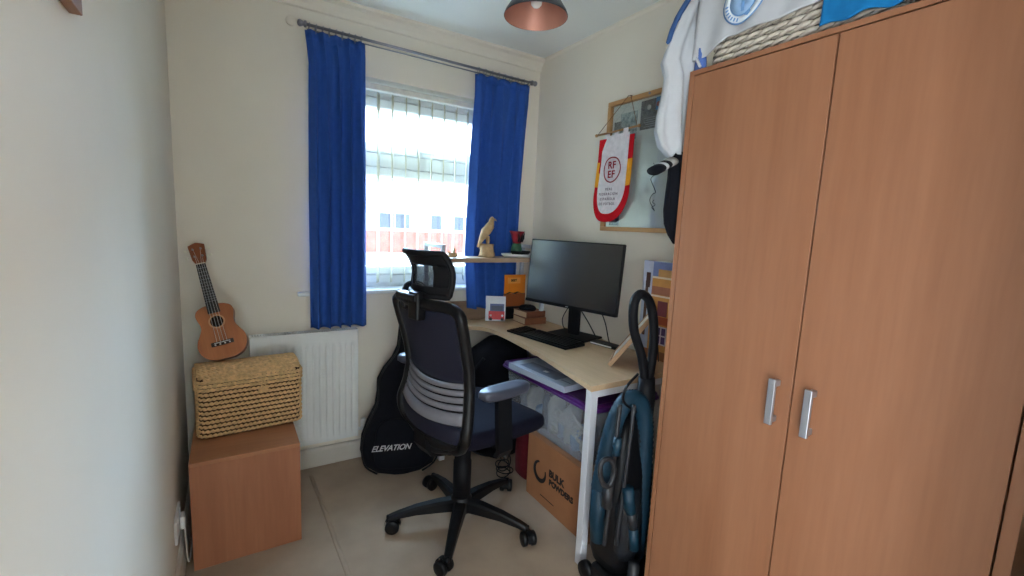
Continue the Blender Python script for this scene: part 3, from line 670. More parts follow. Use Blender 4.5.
# local: X along the foot away from camera, leaning towards -Y
LZ = Matrix.Rotation(math.radians(35), 4, 'X')
fw, fh = 0.21, 0.29
M_ash = wood('ash_frame', (206, 168, 132), (190, 150, 114), 'z', 8, 0.5)
for a, b in (((0, 0), (0.016, fh)), ((fw-0.016, 0), (fw, fh)), ((0.0165, 0), (fw-0.0165, 0.016)), ((0.0165, fh-0.016), (fw-0.0165, fh))):
    MB().box((a[0], -0.01, a[1]), (b[0], 0.008, b[1]), 0.001, LZ).build('frame_rail', M_ash, pfm)
MB().box((0.016, -0.008, 0.016), (fw-0.016, 0.004, fh-0.016), 0, LZ).build('mounted_print', mat('cream_print', (226, 214, 198), 0.4, 0.06, 5), pfm)
MB().box((fw/2-0.02, -0.178, 0.0), (fw/2+0.02, -0.174, 0.18), 0, Matrix.Translation((0, -0.028, 0)) @ Matrix.Rotation(math.radians(-7), 4, 'X')).build('strut', M_blackm, pfm)

# picture panel of a yellow house by the wall
hp = thing('house_picture', 'painted panel of an orange house with balconies standing on the desk', 'picture', (1.885, -1.14, DZ+0.001))
hx = 1.882
def hpx(name, y0, y1, z0, z1, rgb, d): return MB().box((hx-0.012-d, y0, z0), (hx-0.012, y1, z1)).build(name, mat('paint_'+name, rgb, 0.6, 0.1, 20), hp)
MB().box((hx-0.012, -1.275, DZ+0.001), (hx+0.006, -1.030, 1.215), 0.001).build('board', mat('board_edge', (176, 182, 206), 0.6), hp)
hpx('sky', -1.273, -1.088, 1.02, 1.213, (118, 130, 176), 0.0006)
hpx('pale_wall', -1.088, -1.032, 0.9, 1.213, (186, 190, 208), 0.0006)
hpx('facade', -1.273, -1.088, DZ+0.001, 1.145, (214, 150, 76), 0.0012)
hpx('roof_band', -1.273, -1.12, 1.145, 1.18, (206, 152, 92), 0.0014)
hpx('cornice', -1.273, -1.088, 1.137, 1.146, (236, 214, 180), 0.002)
hpx('balcony_rail', -1.273, -1.088, 1.052, 1.060, (236, 214, 190), 0.002)
hpx('balcony_shade', -1.273, -1.088, 1.062, 1.10, (176, 108, 78), 0.0016)
hpx('red_awning', -1.273, -1.088, 0.925, 0.962, (176, 84, 52), 0.0018)
hpx('upper_window', -1.185, -1.13, 0.965, 1.035, (140, 72, 78), 0.0018)
hpx('lower_window', -1.19, -1.10, 0.835, 0.915, (86, 60, 104), 0.0018)
for y in (-1.19, -1.161, -1.132, -1.104): hpx('window_bar', y-0.003, y+0.003, 0.832, 0.918, (226, 214, 216), 0.0026)
for z in (0.835, 0.875, 0.915): hpx('window_bar', -1.193, -1.1, z-0.003, z+0.003, (226, 214, 216), 0.0026)
hpx('ground_strip', -1.273, -1.032, DZ+0.001, 0.8, (150, 96, 60), 0.0016)
hpx('brown_tree', -1.066, -1.050, 0.86, 1.12, (84, 52, 40), 0.0022)
hpx('tree_top', -1.075, -1.052, 1.09, 1.16, (74, 44, 36), 0.0026)

# ---- things on the shelf
SZ = 1.1635
M_stone = mat('carved_pale_wood', (188, 158, 118), 0.7, 0.2, 40, bump=0.5, bscale=160)
eg = thing('eagle_carving', 'carved pale eagle perched on a block on the desk shelf', 'carving', (1.468, -0.205, SZ), (0, 0, math.radians(-20)), world=False)
def blob(mb, C, Rr, n=14, m=10, f=None, M=None):
    V = []
    def fn(u, v):
        a = 2*PI*u; b = PI*(v-0.5); r = 1+(f(a, b) if f else 0)
        p = Vector((C[0]+Rr[0]*math.cos(b)*math.cos(a)*r, C[1]+Rr[1]*math.cos(b)*math.sin(a)*r, C[2]+Rr[2]*math.sin(b)*r))
        return M @ p if M else p
    return mb.grid(fn, n, m, wrap=True)
rnd = random.Random(5)
mb = MB(); mb.loft([[((0.042+0.006*math.sin(3*t+z*90)+0.004*math.sin(5*t))*math.cos(t)*s, (0.04+0.006*math.cos(4*t+z*60))*math.sin(t)*s, z*1.15) for t in [2*PI*k/24 for k in range(24)]] for z, s in ((0, 1.05), (0.015, 1.02), (0.035, 0.95), (0.055, 0.97), (0.066, 0.9))])
mb.build('block', M_stone, eg)
def ring(c, ax, rx, ry, n=16):
    ax = Vector(ax).normalized(); s = ax.cross(Vector((0, 1, 0))).normalized(); t = Vector((0, 1, 0))
    return [Vector(c)+s*rx*math.cos(2*PI*k/n)+t*ry*math.sin(2*PI*k/n) for k in range(n)]
body = MB().loft([ring((-0.052, 0, 0.062), (-0.4, 0, -1), 0.004, 0.012), ring((-0.045, 0, 0.085), (0.3, 0, 1), 0.008, 0.018), ring((-0.03, 0, 0.115), (0.5, 0, 1), 0.018, 0.025), ring((-0.008, 0, 0.148), (0.5, 0, 1), 0.028, 0.032), ring((0.012, 0, 0.178), (0.4, 0, 1), 0.026, 0.028), ring((0.02, 0, 0.2), (0.2, 0, 1), 0.017, 0.017), ring((0.022, 0, 0.214), (0, 0, 1), 0.0155, 0.014), ring((0.024, 0, 0.226), (0, 0, 1), 0.013, 0.012), ring((0.024, 0, 0.234), (0, 0, 1), 0.004, 0.004)])
bo = body.build('body', M_stone, eg)
MB().loft([ring((0.034, 0, 0.22), (1, 0, 0), 0.006, 0.005, 8), ring((0.045, 0, 0.216), (1, 0, -0.5), 0.004, 0.003, 8), ring((0.05, 0, 0.209), (0.3, 0, -1), 0.001, 0.001, 8)]).build('beak', M_stone, eg)
for s in (-1, 1):
    MB().loft([ring((0.01, s*0.026, 0.186), (0.3, 0, 1), 0.014, 0.008), ring((-0.012, s*0.032, 0.15), (0.5, 0, 1), 0.022, 0.008), ring((-0.036, s*0.026, 0.1), (0.5, 0, 1), 0.012, 0.006), ring((-0.056, s*0.014, 0.055), (0.3, 0, 1), 0.003, 0.003)]).build('wing', M_stone, eg)
    MB().tube([(-0.002, s*0.014, 0.12), (0.004, s*0.015, 0.095), (0.003, s*0.014, 0.064)], [0.013, 0.009, 0.006], 8).build('leg', M_stone, eg)
sm = thing('bird_figurine', 'tiny pale stone bird figurine at the left end of the shelf', 'figurine', (1.255, -0.2, SZ), (0, 0, 0.2), world=False)
mb = MB(); mb.loft([[(a*math.cos(t), b*math.sin(t), z) for t in [2*PI*k/14 for k in range(14)]] for a, b, z in ((0.026, 0.016, 0), (0.03, 0.02, 0.008), (0.026, 0.017, 0.02), (0.008, 0.006, 0.026))])
mb.build('base', M_stone, sm)
MB().tube([(0.006, 0, 0.02), (0.01, 0, 0.035), (0.012, 0, 0.052)], [0.009, 0.007, 0.003], 8).build('upright', M_stone, sm)
MB().tube([(-0.02, 0, 0.016), (-0.028, 0, 0.03), (-0.034, 0, 0.03)], [0.006, 0.005, 0.002], 8).build('prow', M_stone, sm)
pt = thing('white_dish', 'flat white dish on the right part of the shelf', 'dish', (1.69, -0.205, SZ))
MB().lathe([(0.02, 0), (0.062, 0.0), (0.075, 0.012), (0.078, 0.021), (0.074, 0.0205), (0.062, 0.010), (0.0, 0.009)], Matrix.Translation((1.685, -0.207, SZ)) @ Matrix.Diagonal((1.45, 0.95, 1, 1)), 36).build('dish', M_white, pt)
bd = thing('black_bowl', 'low black bowl sitting on the white dish', 'bowl', (1.70, -0.205, SZ+0.008))
MB().lathe([(0.02, 0), (0.045, 0.003), (0.056, 0.016), (0.056, 0.024), (0.05, 0.018), (0.0, 0.008)], Matrix.Translation((1.70, -0.207, SZ+0.0125)) @ Matrix.Diagonal((1.15, 0.9, 1.1, 1)), 28).build('bowl', M_blackm, bd)
M_redp = mat('dark_red_glaze', (130, 30, 42), 0.35, 0.3, 30); M_greenp = mat('green_glaze', (50, 92, 62), 0.4, 0.25, 40)
va = thing('painted_vase', 'dark red and green painted flared vase standing in the black bowl', 'vase', (1.69, -0.205, SZ+0.0235))
VM = Matrix.Translation((1.672, -0.205, SZ+0.0225)) @ Matrix.Diagonal((1.05, 1.05, 1.45, 1))
MB().lathe([(0.018, 0), (0.03, 0.003), (0.032, 0.02), (0.024, 0.042)], VM, 24).build('lower_body', M_greenp, va)
MB().lathe([(0.024, 0.042), (0.028, 0.055), (0.036, 0.08), (0.046, 0.092), (0.044, 0.092), (0.032, 0.078), (0.022, 0.05), (0.0, 0.045)], VM, 24).build('flared_rim', M_redp, va)
for k in range(5):
    a = -1.9+k*0.5; MB().tube([VM @ Vector((0.031*math.cos(a), 0.031*math.sin(a), 0.048)), VM @ Vector((0.037*math.cos(a+0.1), 0.037*math.sin(a+0.1), 0.064)), VM @ Vector((0.043*math.cos(a), 0.043*math.sin(a), 0.085))], [0.004, 0.007, 0.002], 6).build('dark_petal', M_black, va)

# ---- under the desk
cartm = mat('brown_cardboard', (160, 108, 72), 0.85, 0.06, 12)
bx_ = thing('cardboard_box', 'brown cardboard box with black printed logo under the desk', 'box', (1.62, -0.97, 0))
bxx0, bxx1, by0, by1, bzz = 1.452, 1.80, -1.205, -0.745, 0.318
for a, b in (((bxx0, by0, 0.001), (bxx0+0.005, by1, bzz)), ((bxx1-0.005, by0, 0.001), (bxx1, by1, bzz))): rect('side_wall', a, b, cartm, bx_)
for a, b in (((bxx0+0.0052, by0, 0.001), (bxx1-0.0052, by0+0.005, bzz)), ((bxx0+0.0052, by1-0.005, 0.001), (bxx1-0.0052, by1, bzz))): rect('end_wall', a, b, cartm, bx_)
rect('flap', (bxx0+0.001, by0, bzz+0.0005), ((bxx0+bxx1)/2-0.001, by1, bzz+0.005), cartm, bx_); rect('flap', ((bxx0+bxx1)/2+0.001, by0, bzz+0.0005), (bxx1, by1, bzz+0.005), cartm, bx_)
M_ink = mat('black_ink', (24, 20, 20), 0.8)
lc = W('x', bxx0, 540, 471); mb = MB()
P = [(bxx0-0.0006, lc.y+0.045*math.cos(a), lc.z+0.047*math.sin(a)) for a in [math.radians(-200+10*k) for k in range(29)]]
mb.tube(P, [0.004+0.008*math.sin(PI*k/28) for k in range(29)], 6, flat=1.0)
lg = mb.build('arrow_ring_logo', M_ink, bx_)
for v_ in lg.data.vertices: v_.co.x = max(min(v_.co.x, bxx0-1.62-0.0002), bxx0-1.62-0.0008)
for nm, tx, sz, q in (('lettering_bulk', 'BULK', 0.047, (549, 473)), ('lettering_powders', 'POWDERS', 0.038, (549, 482))):
    q = W('x', bxx0, *q); text(nm, tx, sz, M_ink, bx_, (bxx0-0.0006, q.y, q.z), (0, -1, 0), (0, 0, 1), bold=0.0022 if sz > 0.03 else 0, align='LEFT')

q = W('x', bxx0, 540, 494); MB().box((bxx0-0.0006, q.y-0.11, q.z-0.002), (bxx0-0.0001, q.y, q.z+0.002)).build('print_line', M_ink, bx_)
M_clear = see_through('clear_cloudy_plastic', (190, 198, 210), 0.32, 0.25)
M_purp = mat('purple_plastic', (86, 34, 112), 0.35, 0.06, 10)
tb = thing('storage_tub', 'clear plastic storage tub with purple lid on the cardboard box', 'storage tub', (1.63, -0.82, bzz+0.006))
tz0, tz1 = bzz+0.0065, 0.590
def rr3(cx, cy, hx, hy, r, z, n=4): return [p+Vector((cx, cy, z)) for p in rrect(hx, hy, r, n)]
tcx, tcy = 1.66, -0.825
MB().grid(lambda u, v: rr3(tcx, tcy, 0.175+0.022*v, 0.325+0.03*v, 0.04, tz0+(tz1-tz0)*v)[int(round(u*20)) % 20], 20, 6, wrap=True).build('tub_wall', M_clear, tb, solid=0.002)
MB().loft([rr3(tcx, tcy, 0.172, 0.322, 0.04, tz0+0.0005), rr3(tcx, tcy, 0.172, 0.322, 0.04, tz0+0.003)]).build('tub_floor', M_clear, tb)
mb = MB(); mb.loft([rr3(tcx, tcy, 0.205, 0.362, 0.045, tz1), rr3(tcx, tcy, 0.212, 0.37, 0.045, tz1+0.006), rr3(tcx, tcy, 0.212, 0.37, 0.045, tz1+0.02), rr3(tcx, tcy, 0.2, 0.355, 0.04, tz1+0.026), rr3(tcx, tcy, 0.185, 0.34, 0.04, tz1+0.02)], False)
mb.build('lid', M_purp, tb); MB().tube(rr3(tcx, tcy, 0.214, 0.372, 0.045, tz1+0.002, 6), 0.006, 8, closed=True).build('lid_rim', M_purp, tb)
for y in (tcy+0.375, tcy-0.375): MB().box((tcx-0.06, y-0.012, tz1-0.02), (tcx+0.06, y+0.012, tz1+0.014), 0.006).build('clip_handle', M_purp, tb)
# what is packed inside the tub
rnd = random.Random(21)
M_cabw = mat('white_cable_sheath', (206, 204, 196), 0.5)
cname = ['blue grey', 'white', 'light blue', 'charcoal', 'cream']
cols = [(170, 180, 196), (208, 204, 196), (120, 160, 200), (60, 66, 84), (190, 186, 176)]
for k in range(9):
    y = tcy+0.25-k*0.062; x = 1.56+rnd.uniform(-0.01, 0.02); z = tz0+0.01; c = cols[k % 5]
    w, h = rnd.uniform(0.05, 0.065), rnd.uniform(0.09, 0.19)
    t = thing('packed_cloth', 'rolled %s cloth packed inside the clear tub under the desk' % cname[k % 5], 'cloth', (x, y, z), group='cloths packed in the tub')
    mb = MB(); ph = rnd.uniform(0, 6)
    mb.loft([[(x+(0.05+0.006*math.sin(4*a+ph+s*7))*math.cos(a)*q, y+(w/2+0.004*math.sin(5*a+ph))*math.sin(a)*q, z+h*s+0.006*math.sin(3*a+ph)*(s > 0.02)) for a in [2*PI*j/20 for j in range(20)]] for s, q in ((0, 0.9), (0.25, 1), (0.5, 0.93), (0.75, 1.0), (0.95, 0.8), (1, 0.3))])
    mb.build('roll', cloth('packed_cloth_%d' % (k % 5), c), t); mb = MB()
for k in range(7):
    cy = tcy-0.05-k*0.04; cz = tz0+0.10+rnd.uniform(-0.06, 0.06); r = rnd.uniform(0.028, 0.045); pts = []
    for j in range(60):
        a = j/60*2*PI*3; pts.append((1.503+0.004*math.sin(a*1.3)-0.004*(cz-tz0 > 0.1), cy+r*(1+0.15*math.sin(a*0.7+k))*math.cos(a), cz+r*(0.8+0.2*math.cos(a*0.5+k))*math.sin(a)))
    o = MB().tube(pts, 0.0042, 5).build('white_cable_coil', M_cabw); tag(o, 'coil of white cable pressed against the clear tub side', 'cable', 'white cable coils in the tub')
# silver box on the lid
D4 = [W('z', 0.635, *q) for q in ((507, 371), (519, 354), (575, 384), (562, 397))]
tz = tz1+0.0265
sb = thing('slim_grey_box', 'slim pale grey electronics box lying on the purple tub lid', 'box', (1.48, -0.80, tz))
ax = (D4[3]-D4[0]).normalized(); ang2 = math.atan2(ax.y, ax.x)
Mx = Matrix.Translation((1.455, -0.80, tz)) @ Matrix.Rotation(ang2, 4, 'Z')
M_grey = mat('pale_grey_carton', (178, 186, 200), 0.5, 0.04, 12)
MB().box((-0.21, -0.03, 0), (0.21, 0.16, 0.03), 0.002, Mx).build('carton', M_grey, sb)
MB().box((-0.15, 0.0, 0.03), (0.12, 0.085, 0.0308), 0, Mx).build('printed_panel', mat('grey_print', (120, 128, 146), 0.5, 0.2, 12), sb)
MB().box((-0.01, 0.03, 0.0308), (0.02, 0.05, 0.0314), 0, Mx).build('white_sticker', M_white, sb)
MB().box((0.13, 0.02, 0.03), (0.19, 0.03, 0.0306), 0, Mx).build('print_line', mat('grey_print', (120, 128, 146), 0.5, 0.2, 12), sb)
# dark red bag and black rucksack further back
rb = thing('dark_red_bag', 'dark red shopping bag on the floor under the desk', 'bag', (1.60, -0.62, 0))
mb = MB(); mb.loft([[(1.60+hx*math.cos(a)*(abs(math.cos(a))**-0.35 if abs(math.cos(a)) > 0.2 else 1.2), -0.615+0.09*math.sin(a)+0.006*math.sin(5*a), z) for a in [2*PI*(k+0.5)/24 for k in range(24)]] for hx, z in ((0.10, 0.001), (0.115, 0.02), (0.12, 0.15), (0.115, 0.25), (0.09, 0.28))])
mb.build('body', cloth('dark_red_cloth', (92, 26, 36)), rb)
MB().tube(spline([(1.50, -0.67, 0.27), (1.46, -0.66, 0.30), (1.455, -0.6, 0.305), (1.50, -0.56, 0.27)], 6), 0.006, 6).build('handle', M_blackc, rb)
rk = thing('black_rucksack', 'black rucksack slumped under the far end of the desk', 'rucksack', (1.55, -0.26, 0))
mb = MB(); mb.loft([[(1.55+(hx+0.01*math.sin(3*a+z*9))*math.cos(a), -0.26+(hy+0.008*math.sin(4*a))*math.sin(a), z) for a in [2*PI*k/28 for k in range(28)]] for hx, hy, z in ((0.16, 0.13, 0.001), (0.19, 0.15, 0.03), (0.20, 0.155, 0.2), (0.20, 0.155, 0.46), (0.18, 0.14, 0.62), (0.08, 0.06, 0.69))])
mb.build('body', M_blackc, rk)
for y in (-0.34, -0.20): MB().tube(spline([(1.40, y, 0.60), (1.335, y, 0.5), (1.325, y, 0.25), (1.36, y, 0.08)], 6), 0.016, 8, flat=0.4).build('shoulder_strap', M_blackc, rk)
MB().tube([(1.43, -0.40, 0.45), (1.42, -0.41, 0.3), (1.43, -0.40, 0.1)], [0.05, 0.075, 0.06], 10, flat=0.4).build('front_pocket', M_blackc, rk)
pts = []
for j in range(90):
    a = j/90*2*PI*5; pts.append((1.40+0.045*math.cos(a)+0.01*math.sin(a*0.3), -0.60+0.05*math.sin(a*1.03), 0.03+0.10*j/90+0.02*math.sin(a*0.5)))
tag(MB().tube(pts, 0.0032, 5).build('tangled_lead', M_black), 'tangled black lead hanging beside the dark red bag', 'cable')

# ================================================================== OFFICE CHAIR (local: +X forward, +Y left)
ch = thing('office_chair', 'black mesh office chair with headrest and grey lumbar strips at the desk', 'chair', (1.05, -0.81, 0), (0, 0, math.radians(10.5)), world=False)
MB().lathe([(0.03, 0.062), (0.047, 0.066), (0.05, 0.09), (0.047, 0.125), (0.036, 0.14), (0.033, 0.145)], None, 24).build('base_hub', M_black, ch)
for k in range(5):
    a = math.radians(8.5+72*k); d = Vector((math.cos(a), math.sin(a), 0)); n = Vector((-d.y, d.x, 0))
    rings = []
    for s, w, zt, zb in ((0.03, 0.030, 0.125, 0.075), (0.10, 0.027, 0.122, 0.076), (0.2, 0.022, 0.108, 0.074), (0.28, 0.018, 0.088, 0.064), (0.315, 0.016, 0.076, 0.056)):
        c = d*s; rings.append([c+n*w+Vector((0, 0, zb)), c+n*w*0.95+Vector((0, 0, zt-0.008)), c+n*w*0.6+Vector((0, 0, zt)), c-n*w*0.6+Vector((0, 0, zt)), c-n*w*0.95+Vector((0, 0, zt-0.008)), c-n*w+Vector((0, 0, zb))])
    ar = MB().loft(rings, False).build('base_arm', M_black, ch)
    c = d*0.318; ca = a+1.2*k+0.6; cd_ = Vector((math.cos(ca), math.sin(ca), 0)); cn = Vector((-cd_.y, cd_.x, 0)); wc = c+cd_*0.018
    f = MB(); f.tube([c+Vector((0, 0, 0.045)), c+Vector((0, 0, 0.075))], 0.009, 10)
    f.grid(lambda u, v: wc+cn*(-0.011+0.022*u)+cd_*0.035*math.cos(PI*v*1.05-0.1)+Vector((0, 0, 0.031+0.035*max(-0.3, math.sin(PI*v*1.05-0.1)))), 2, 14)
    fo = f.build('caster', M_blackm, ar)
    for s in (-1, 1):
        q = Matrix.Translation(wc+cn*s*0.019+Vector((0, 0, 0.0305))) @ cn.to_track_quat('Z', 'Y').to_matrix().to_4x4()
        MB().lathe([(0.004, -0.010), (0.025, -0.0115), (0.030, -0.008), (0.030, 0.008), (0.025, 0.0115), (0.004, 0.010)], q, 20).build('wheel', M_black, ar)
MB().lathe([(0.04, 0.13), (0.04, 0.30), (0.036, 0.302), (0.036, 0.39)], None, 20).build('gas_column', M_blackm, ch)
MB().box((-0.13, -0.075, 0.385), (0.12, 0.075, 0.448), 0.015).build('tilt_mechanism', M_blackm, ch)
MB().tube([(0.03, -0.07, 0.41), (0.04, -0.2, 0.40), (0.05, -0.235, 0.40)], [0.005, 0.005, 0.011], 8).build('height_lever', M_black, ch)
# seat
def seat_ring(z, sc, sag):
    out = []
    for k in range(40):
        a = 2*PI*k/40; c, s = math.cos(a), math.sin(a); e = 0.42
        x = 0.26*math.copysign(abs(c)**e, c)*sc; y = 0.25*math.copysign(abs(s)**e, s)*sc
        zz = z-sag*(1 if x > 0.0 else 0)*(max(0, x)/0.26)**3*0.03+0.012*(abs(y)/0.25)**2
        out.append(Vector((x+0.065, y*(1-0.10*(x < 0)*(-x/0.26)), zz)))
    return out
MB().loft([seat_ring(0.452, 0.90, 0), seat_ring(0.46, 0.97, 0.5), seat_ring(0.478, 1.0, 1), seat_ring(0.502, 1.0, 1), seat_ring(0.52, 0.975, 1), seat_ring(0.528, 0.9, 1), seat_ring(0.526, 0.6, 0.6), seat_ring(0.522, 0.2, 0)]).build('seat_cushion', M_navy, ch)
MB().loft([seat_ring(0.438, 0.80, 0), seat_ring(0.452, 0.92, 0)]).build('seat_pan', M_blackm, ch)
# backrest
UT = [(0.43, -0.14), (0.50, -0.17), (0.56, -0.172), (0.64, -0.152), (0.72, -0.142), (0.80, -0.15), (0.9, -0.175), (0.98, -0.197), (1.04, -0.212)]
VT = [(0.44, 0.10), (0.46, 0.16), (0.49, 0.21), (0.53, 0.24), (0.58, 0.243), (0.66, 0.226), (0.74, 0.218), (0.85, 0.222), (0.95, 0.231), (1.0, 0.233), (1.025, 0.224), (1.035, 0.19)]
def bk_(v, z, o=0.0):
    w = max(0.1, interp(VT, z)); return Vector((interp(UT, z)-0.045*(1-min(1, (v/w)**2))+o, v, z))
zs = [0.44+(1.035-0.44)*k/34 for k in range(35)]
loop = [bk_(interp(VT, z), z) for z in zs]+[bk_(v, 1.035+0.004) for v in (0.13, 0.06, 0, -0.06, -0.13)]+[bk_(-interp(VT, z), z) for z in reversed(zs)]+[bk_(v, 0.434) for v in (-0.05, 0, 0.05)]
loop = spline(loop, 2, True)
MB().tube(loop, 0.022, 10, closed=True, flat=1.0).build('back_frame', M_black, ch)
M_mesh = see_through('dark_navy_mesh', (26, 27, 46), 0.93, 0.8)
def part_grid(z0, z1, o, ins=0.012, nv=14, nu=15): return MB().grid(lambda u, v: bk_((2*u-1)*(interp(VT, z0+(z1-z0)*v)-ins), z0+(z1-z0)*v, o), nu, nv)
part_grid(0.735, 1.03, 0.0).build('upper_mesh', M_mesh, ch, solid=0.002)
part_grid(0.445, 0.575, 0.0).build('lower_mesh', M_mesh, ch, solid=0.002)
part_grid(0.575, 0.735, 0.010).build('lumbar_backing', M_blackm, ch, solid=0.003)
M_lum = mat('pale_grey_lumbar', (124, 122, 130), 0.5, 0.04, 20)
def arcs(za, zb): return MB().grid(lambda u, v: bk_((2*u-1)*(interp(VT, za)-0.02), za+(zb-za)*v-0.020*(1-(2*u-1)**2)+0.01, -0.004), 17, 3)
zt = 0.735
for h in (0.021, 0.021, 0.021, 0.021, 0.046):
    arcs(zt-h, zt).build('lumbar_strip', M_lum, ch, solid=0.005); zt -= h+0.0065
MB().loft([[Vector((x, s*w, z)) for s, x in ((-1, xa), (1, xa), (1, xb), (-1, xb))] for w, xa, xb, z in ((0.05, -0.13, -0.03, 0.385), (0.05, -0.195, -0.12, 0.40), (0.047, -0.222, -0.16, 0.44), (0.04, -0.225, -0.185, 0.50))], False).build('back_support_spine', M_black, ch)
part_grid(0.435, 0.50, -0.006, 0.0).build('lower_back_shell', M_black, ch, solid=0.012)
# headrest
HV = -0.026
MB().box((-0.285, -0.04+HV, 0.975), (-0.245, 0.03+HV, 1.085), 0.008).build('headrest_bracket', M_black, ch)
MB().box((-0.292, -0.03+HV, 1.045), (-0.250, 0.115+HV, 1.075), 0.008).build('headrest_yoke', M_black, ch)
MB().box((-0.270, 0.085+HV, 1.0), (-0.240, 0.118+HV, 1.07), 0.008).build('headrest_lock', M_black, ch)
def hr(v, s):   # v across -1..1, s up 0..1
    w = 0.125+0.02*abs(2*s-1)**2 if v > 0 else 0.122+0.024*(1-(2*s-1)**2)
    return Vector((-0.255+0.055*v*v-0.045*max(0, s-0.45)**2*2.2, w*v+HV, 1.073+0.16*s))
hl = [hr(-1+2*k/12, 1) for k in range(13)]+[hr(1, 1-k/10) for k in range(1, 10)]+[hr(1-2*k/12, 0) for k in range(13)]+[hr(-1, k/10) for k in range(1, 10)]
hrf = MB().tube(spline(hl, 2, True), 0.012, 8, closed=True).build('headrest_frame', M_blackm, ch)
M_hm = see_through('dark_headrest_mesh', (24, 26, 40), 0.9, 0.8)
for v0, v1, s0, s1 in ((-1, 1, 0.72, 1.0), (-1, 1, 0.0, 0.22), (-1, -0.55, 0.22, 0.72), (0.35, 1, 0.22, 0.72)):
    MB().grid(lambda u, v: hr(v0+(v1-v0)*u, s0+(s1-s0)*v), 13, 7).build('headrest_border', M_blackm, ch, solid=0.006)
MB().grid(lambda u, v: hr(-0.55+0.9*u, 0.22+0.5*v), 9, 7).build('headrest_mesh', see_through('headrest_window_mesh', (40, 42, 60), 0.6, 0.8), ch, solid=0.002)
M_pad = mat('grey_black_arm_pad', (70, 72, 84), 0.42, 0.05, 20)
for s, zz, vv, u0 in ((-1, 0.722, 0.262, -0.13), (1, 0.738, 0.292, -0.17)):
    P = []
    for k in range(28):
        a = 2*PI*k/28; c, q = math.cos(a), math.sin(a); P.append((0.122*math.copysign(abs(c)**0.6, c)+u0+0.13, 0.042*math.copysign(abs(q)**0.7, q)))
    MB().loft([[Vector(((x-u0-0.13)*k+u0+0.13, s*vv+y*k, zz+z)) for x, y in P] for k, z in ((0.88, -0.036), (1, -0.026), (1.0, -0.008), (0.93, 0.0), (0.6, 0.001))]).build('arm_pad', M_pad, ch)
    ap = MB(); ap.loft([[Vector((x+dx, s*(y+dy), z)) for dx, dy in ((-0.035, -0.012), (0.035, -0.012), (0.035, 0.012), (-0.035, 0.012))] for x, y, z in ((-0.02, 0.10, 0.425), (-0.015, 0.19, 0.425), (0.0, 0.255, 0.432), (0.0, 0.272, 0.46), (0.0, vv, 0.56), (-0.01, vv, zz-0.024))], False)
    ap.build('arm_post', M_black, ch)

# ================================================================== GUITAR GIG BAG
gb = thing('guitar_gig_bag', 'black padded guitar gig bag leaning on the wall beside the radiator', 'guitar bag', (0.935, -0.265, 0.002), (math.radians(-10), math.radians(6), math.radians(-8)), world=False)
prof = [(0.0, 0.05), (0.01, 0.12), (0.05, 0.182), (0.12, 0.207), (0.2, 0.207), (0.28, 0.185), (0.36, 0.152), (0.43, 0.147), (0.50, 0.15), (0.56, 0.125), (0.62, 0.085), (0.68, 0.062), (0.85, 0.058), (0.98, 0.062), (1.02, 0.05), (1.035, 0.02)]
rings = []
for z, w in prof:
    th = 0.075 if z < 0.5 else max(0.04, 0.075-(z-0.5)*0.25); th = th if z > 0.02 else th*0.7
    if z > 1.0: th *= 0.6
    rings.append([Vector((w*math.copysign(abs(math.cos(a))**0.75, math.cos(a)), th*math.copysign(abs(math.sin(a))**0.45, math.sin(a))+0.01*math.sin(z*8)*0.3, z)) for a in [2*PI*(k+0.5)/32 for k in range(32)]])
MB().loft(rings).build('body', M_blackc, gb)
MB().tube(spline([(w*0.99, -0.048, z) for z, w in prof[1:]], 3)+spline([(-w*0.99, -0.048, z) for z, w in reversed(prof[1:])], 3), 0.005, 6).build('zip_piping', M_black, gb)
MB().loft([[Vector((x*0.15*k, -0.077-d, 0.17+z*0.13*k)) for x, z in [(math.copysign(abs(math.cos(a))**0.5, math.cos(a)), math.copysign(abs(math.sin(a))**0.5, math.sin(a))) for a in [2*PI*j/28 for j in range(28)]]] for k, d in ((1, 0), (1, 0.008), (0.96, 0.012), (0.5, 0.013))]).build('front_pocket', M_blackc, gb)
M_logo = mat('silver_logo_print', (196, 196, 198), 0.6)
text('bag_lettering', 'ELEVATION', 0.040, M_logo, gb, (-0.066, -0.0915, 0.152), (1, 0, 0.03), (0, 0, 1), shear=0.35, bold=0.0006, spacing=0.95)
MB().tube(spline([(-0.02, -0.08, 0.5), (-0.03, -0.115, 0.52), (-0.03, -0.115, 0.58), (-0.02, -0.075, 0.6)], 5), 0.009, 8).build('carry_handle', M_blackc, gb)

# ================================================================== UPRIGHT VACUUM CLEANER
M_teal = mat('teal_blue_plastic', (14, 50, 68), 0.5, 0.1, 30); M_hose = mat('teal_hose', (18, 52, 70), 0.6, 0.1, 30)
M_dgrey = mat('dark_grey_plastic', (40, 42, 46), 0.4, 0.08, 30)
vc = thing('vacuum_cleaner', 'black and teal upright vacuum cleaner between desk and wardrobe', 'vacuum cleaner', (1.47, -1.43, 0))
vy = -1.43
def wp(x, y, yy): return W('y', yy, x, y)
lp_ = spline([wp(645, 385, vy), wp(642, 358, vy), wp(634, 330, vy), wp(634, 304, vy), wp(641, 294, vy), wp(650, 303, vy), wp(654, 330, vy), wp(652, 360, vy)], 6)
MB().tube(lp_+[wp(647, 385, vy)], [0.0165]*len(lp_)+[0.02], 10).build('loop_handle', M_blackm, vc)
c0 = wp(646, 385, vy)
MB().tube([(c0.x, vy, c0.z+0.03), (c0.x+0.005, vy, c0.z-0.05), (1.475, vy, 0.58), (1.475, vy+0.02, 0.40)], [0.03, 0.034, 0.037, 0.04], 12).build('upright_spine', M_blackm, vc)
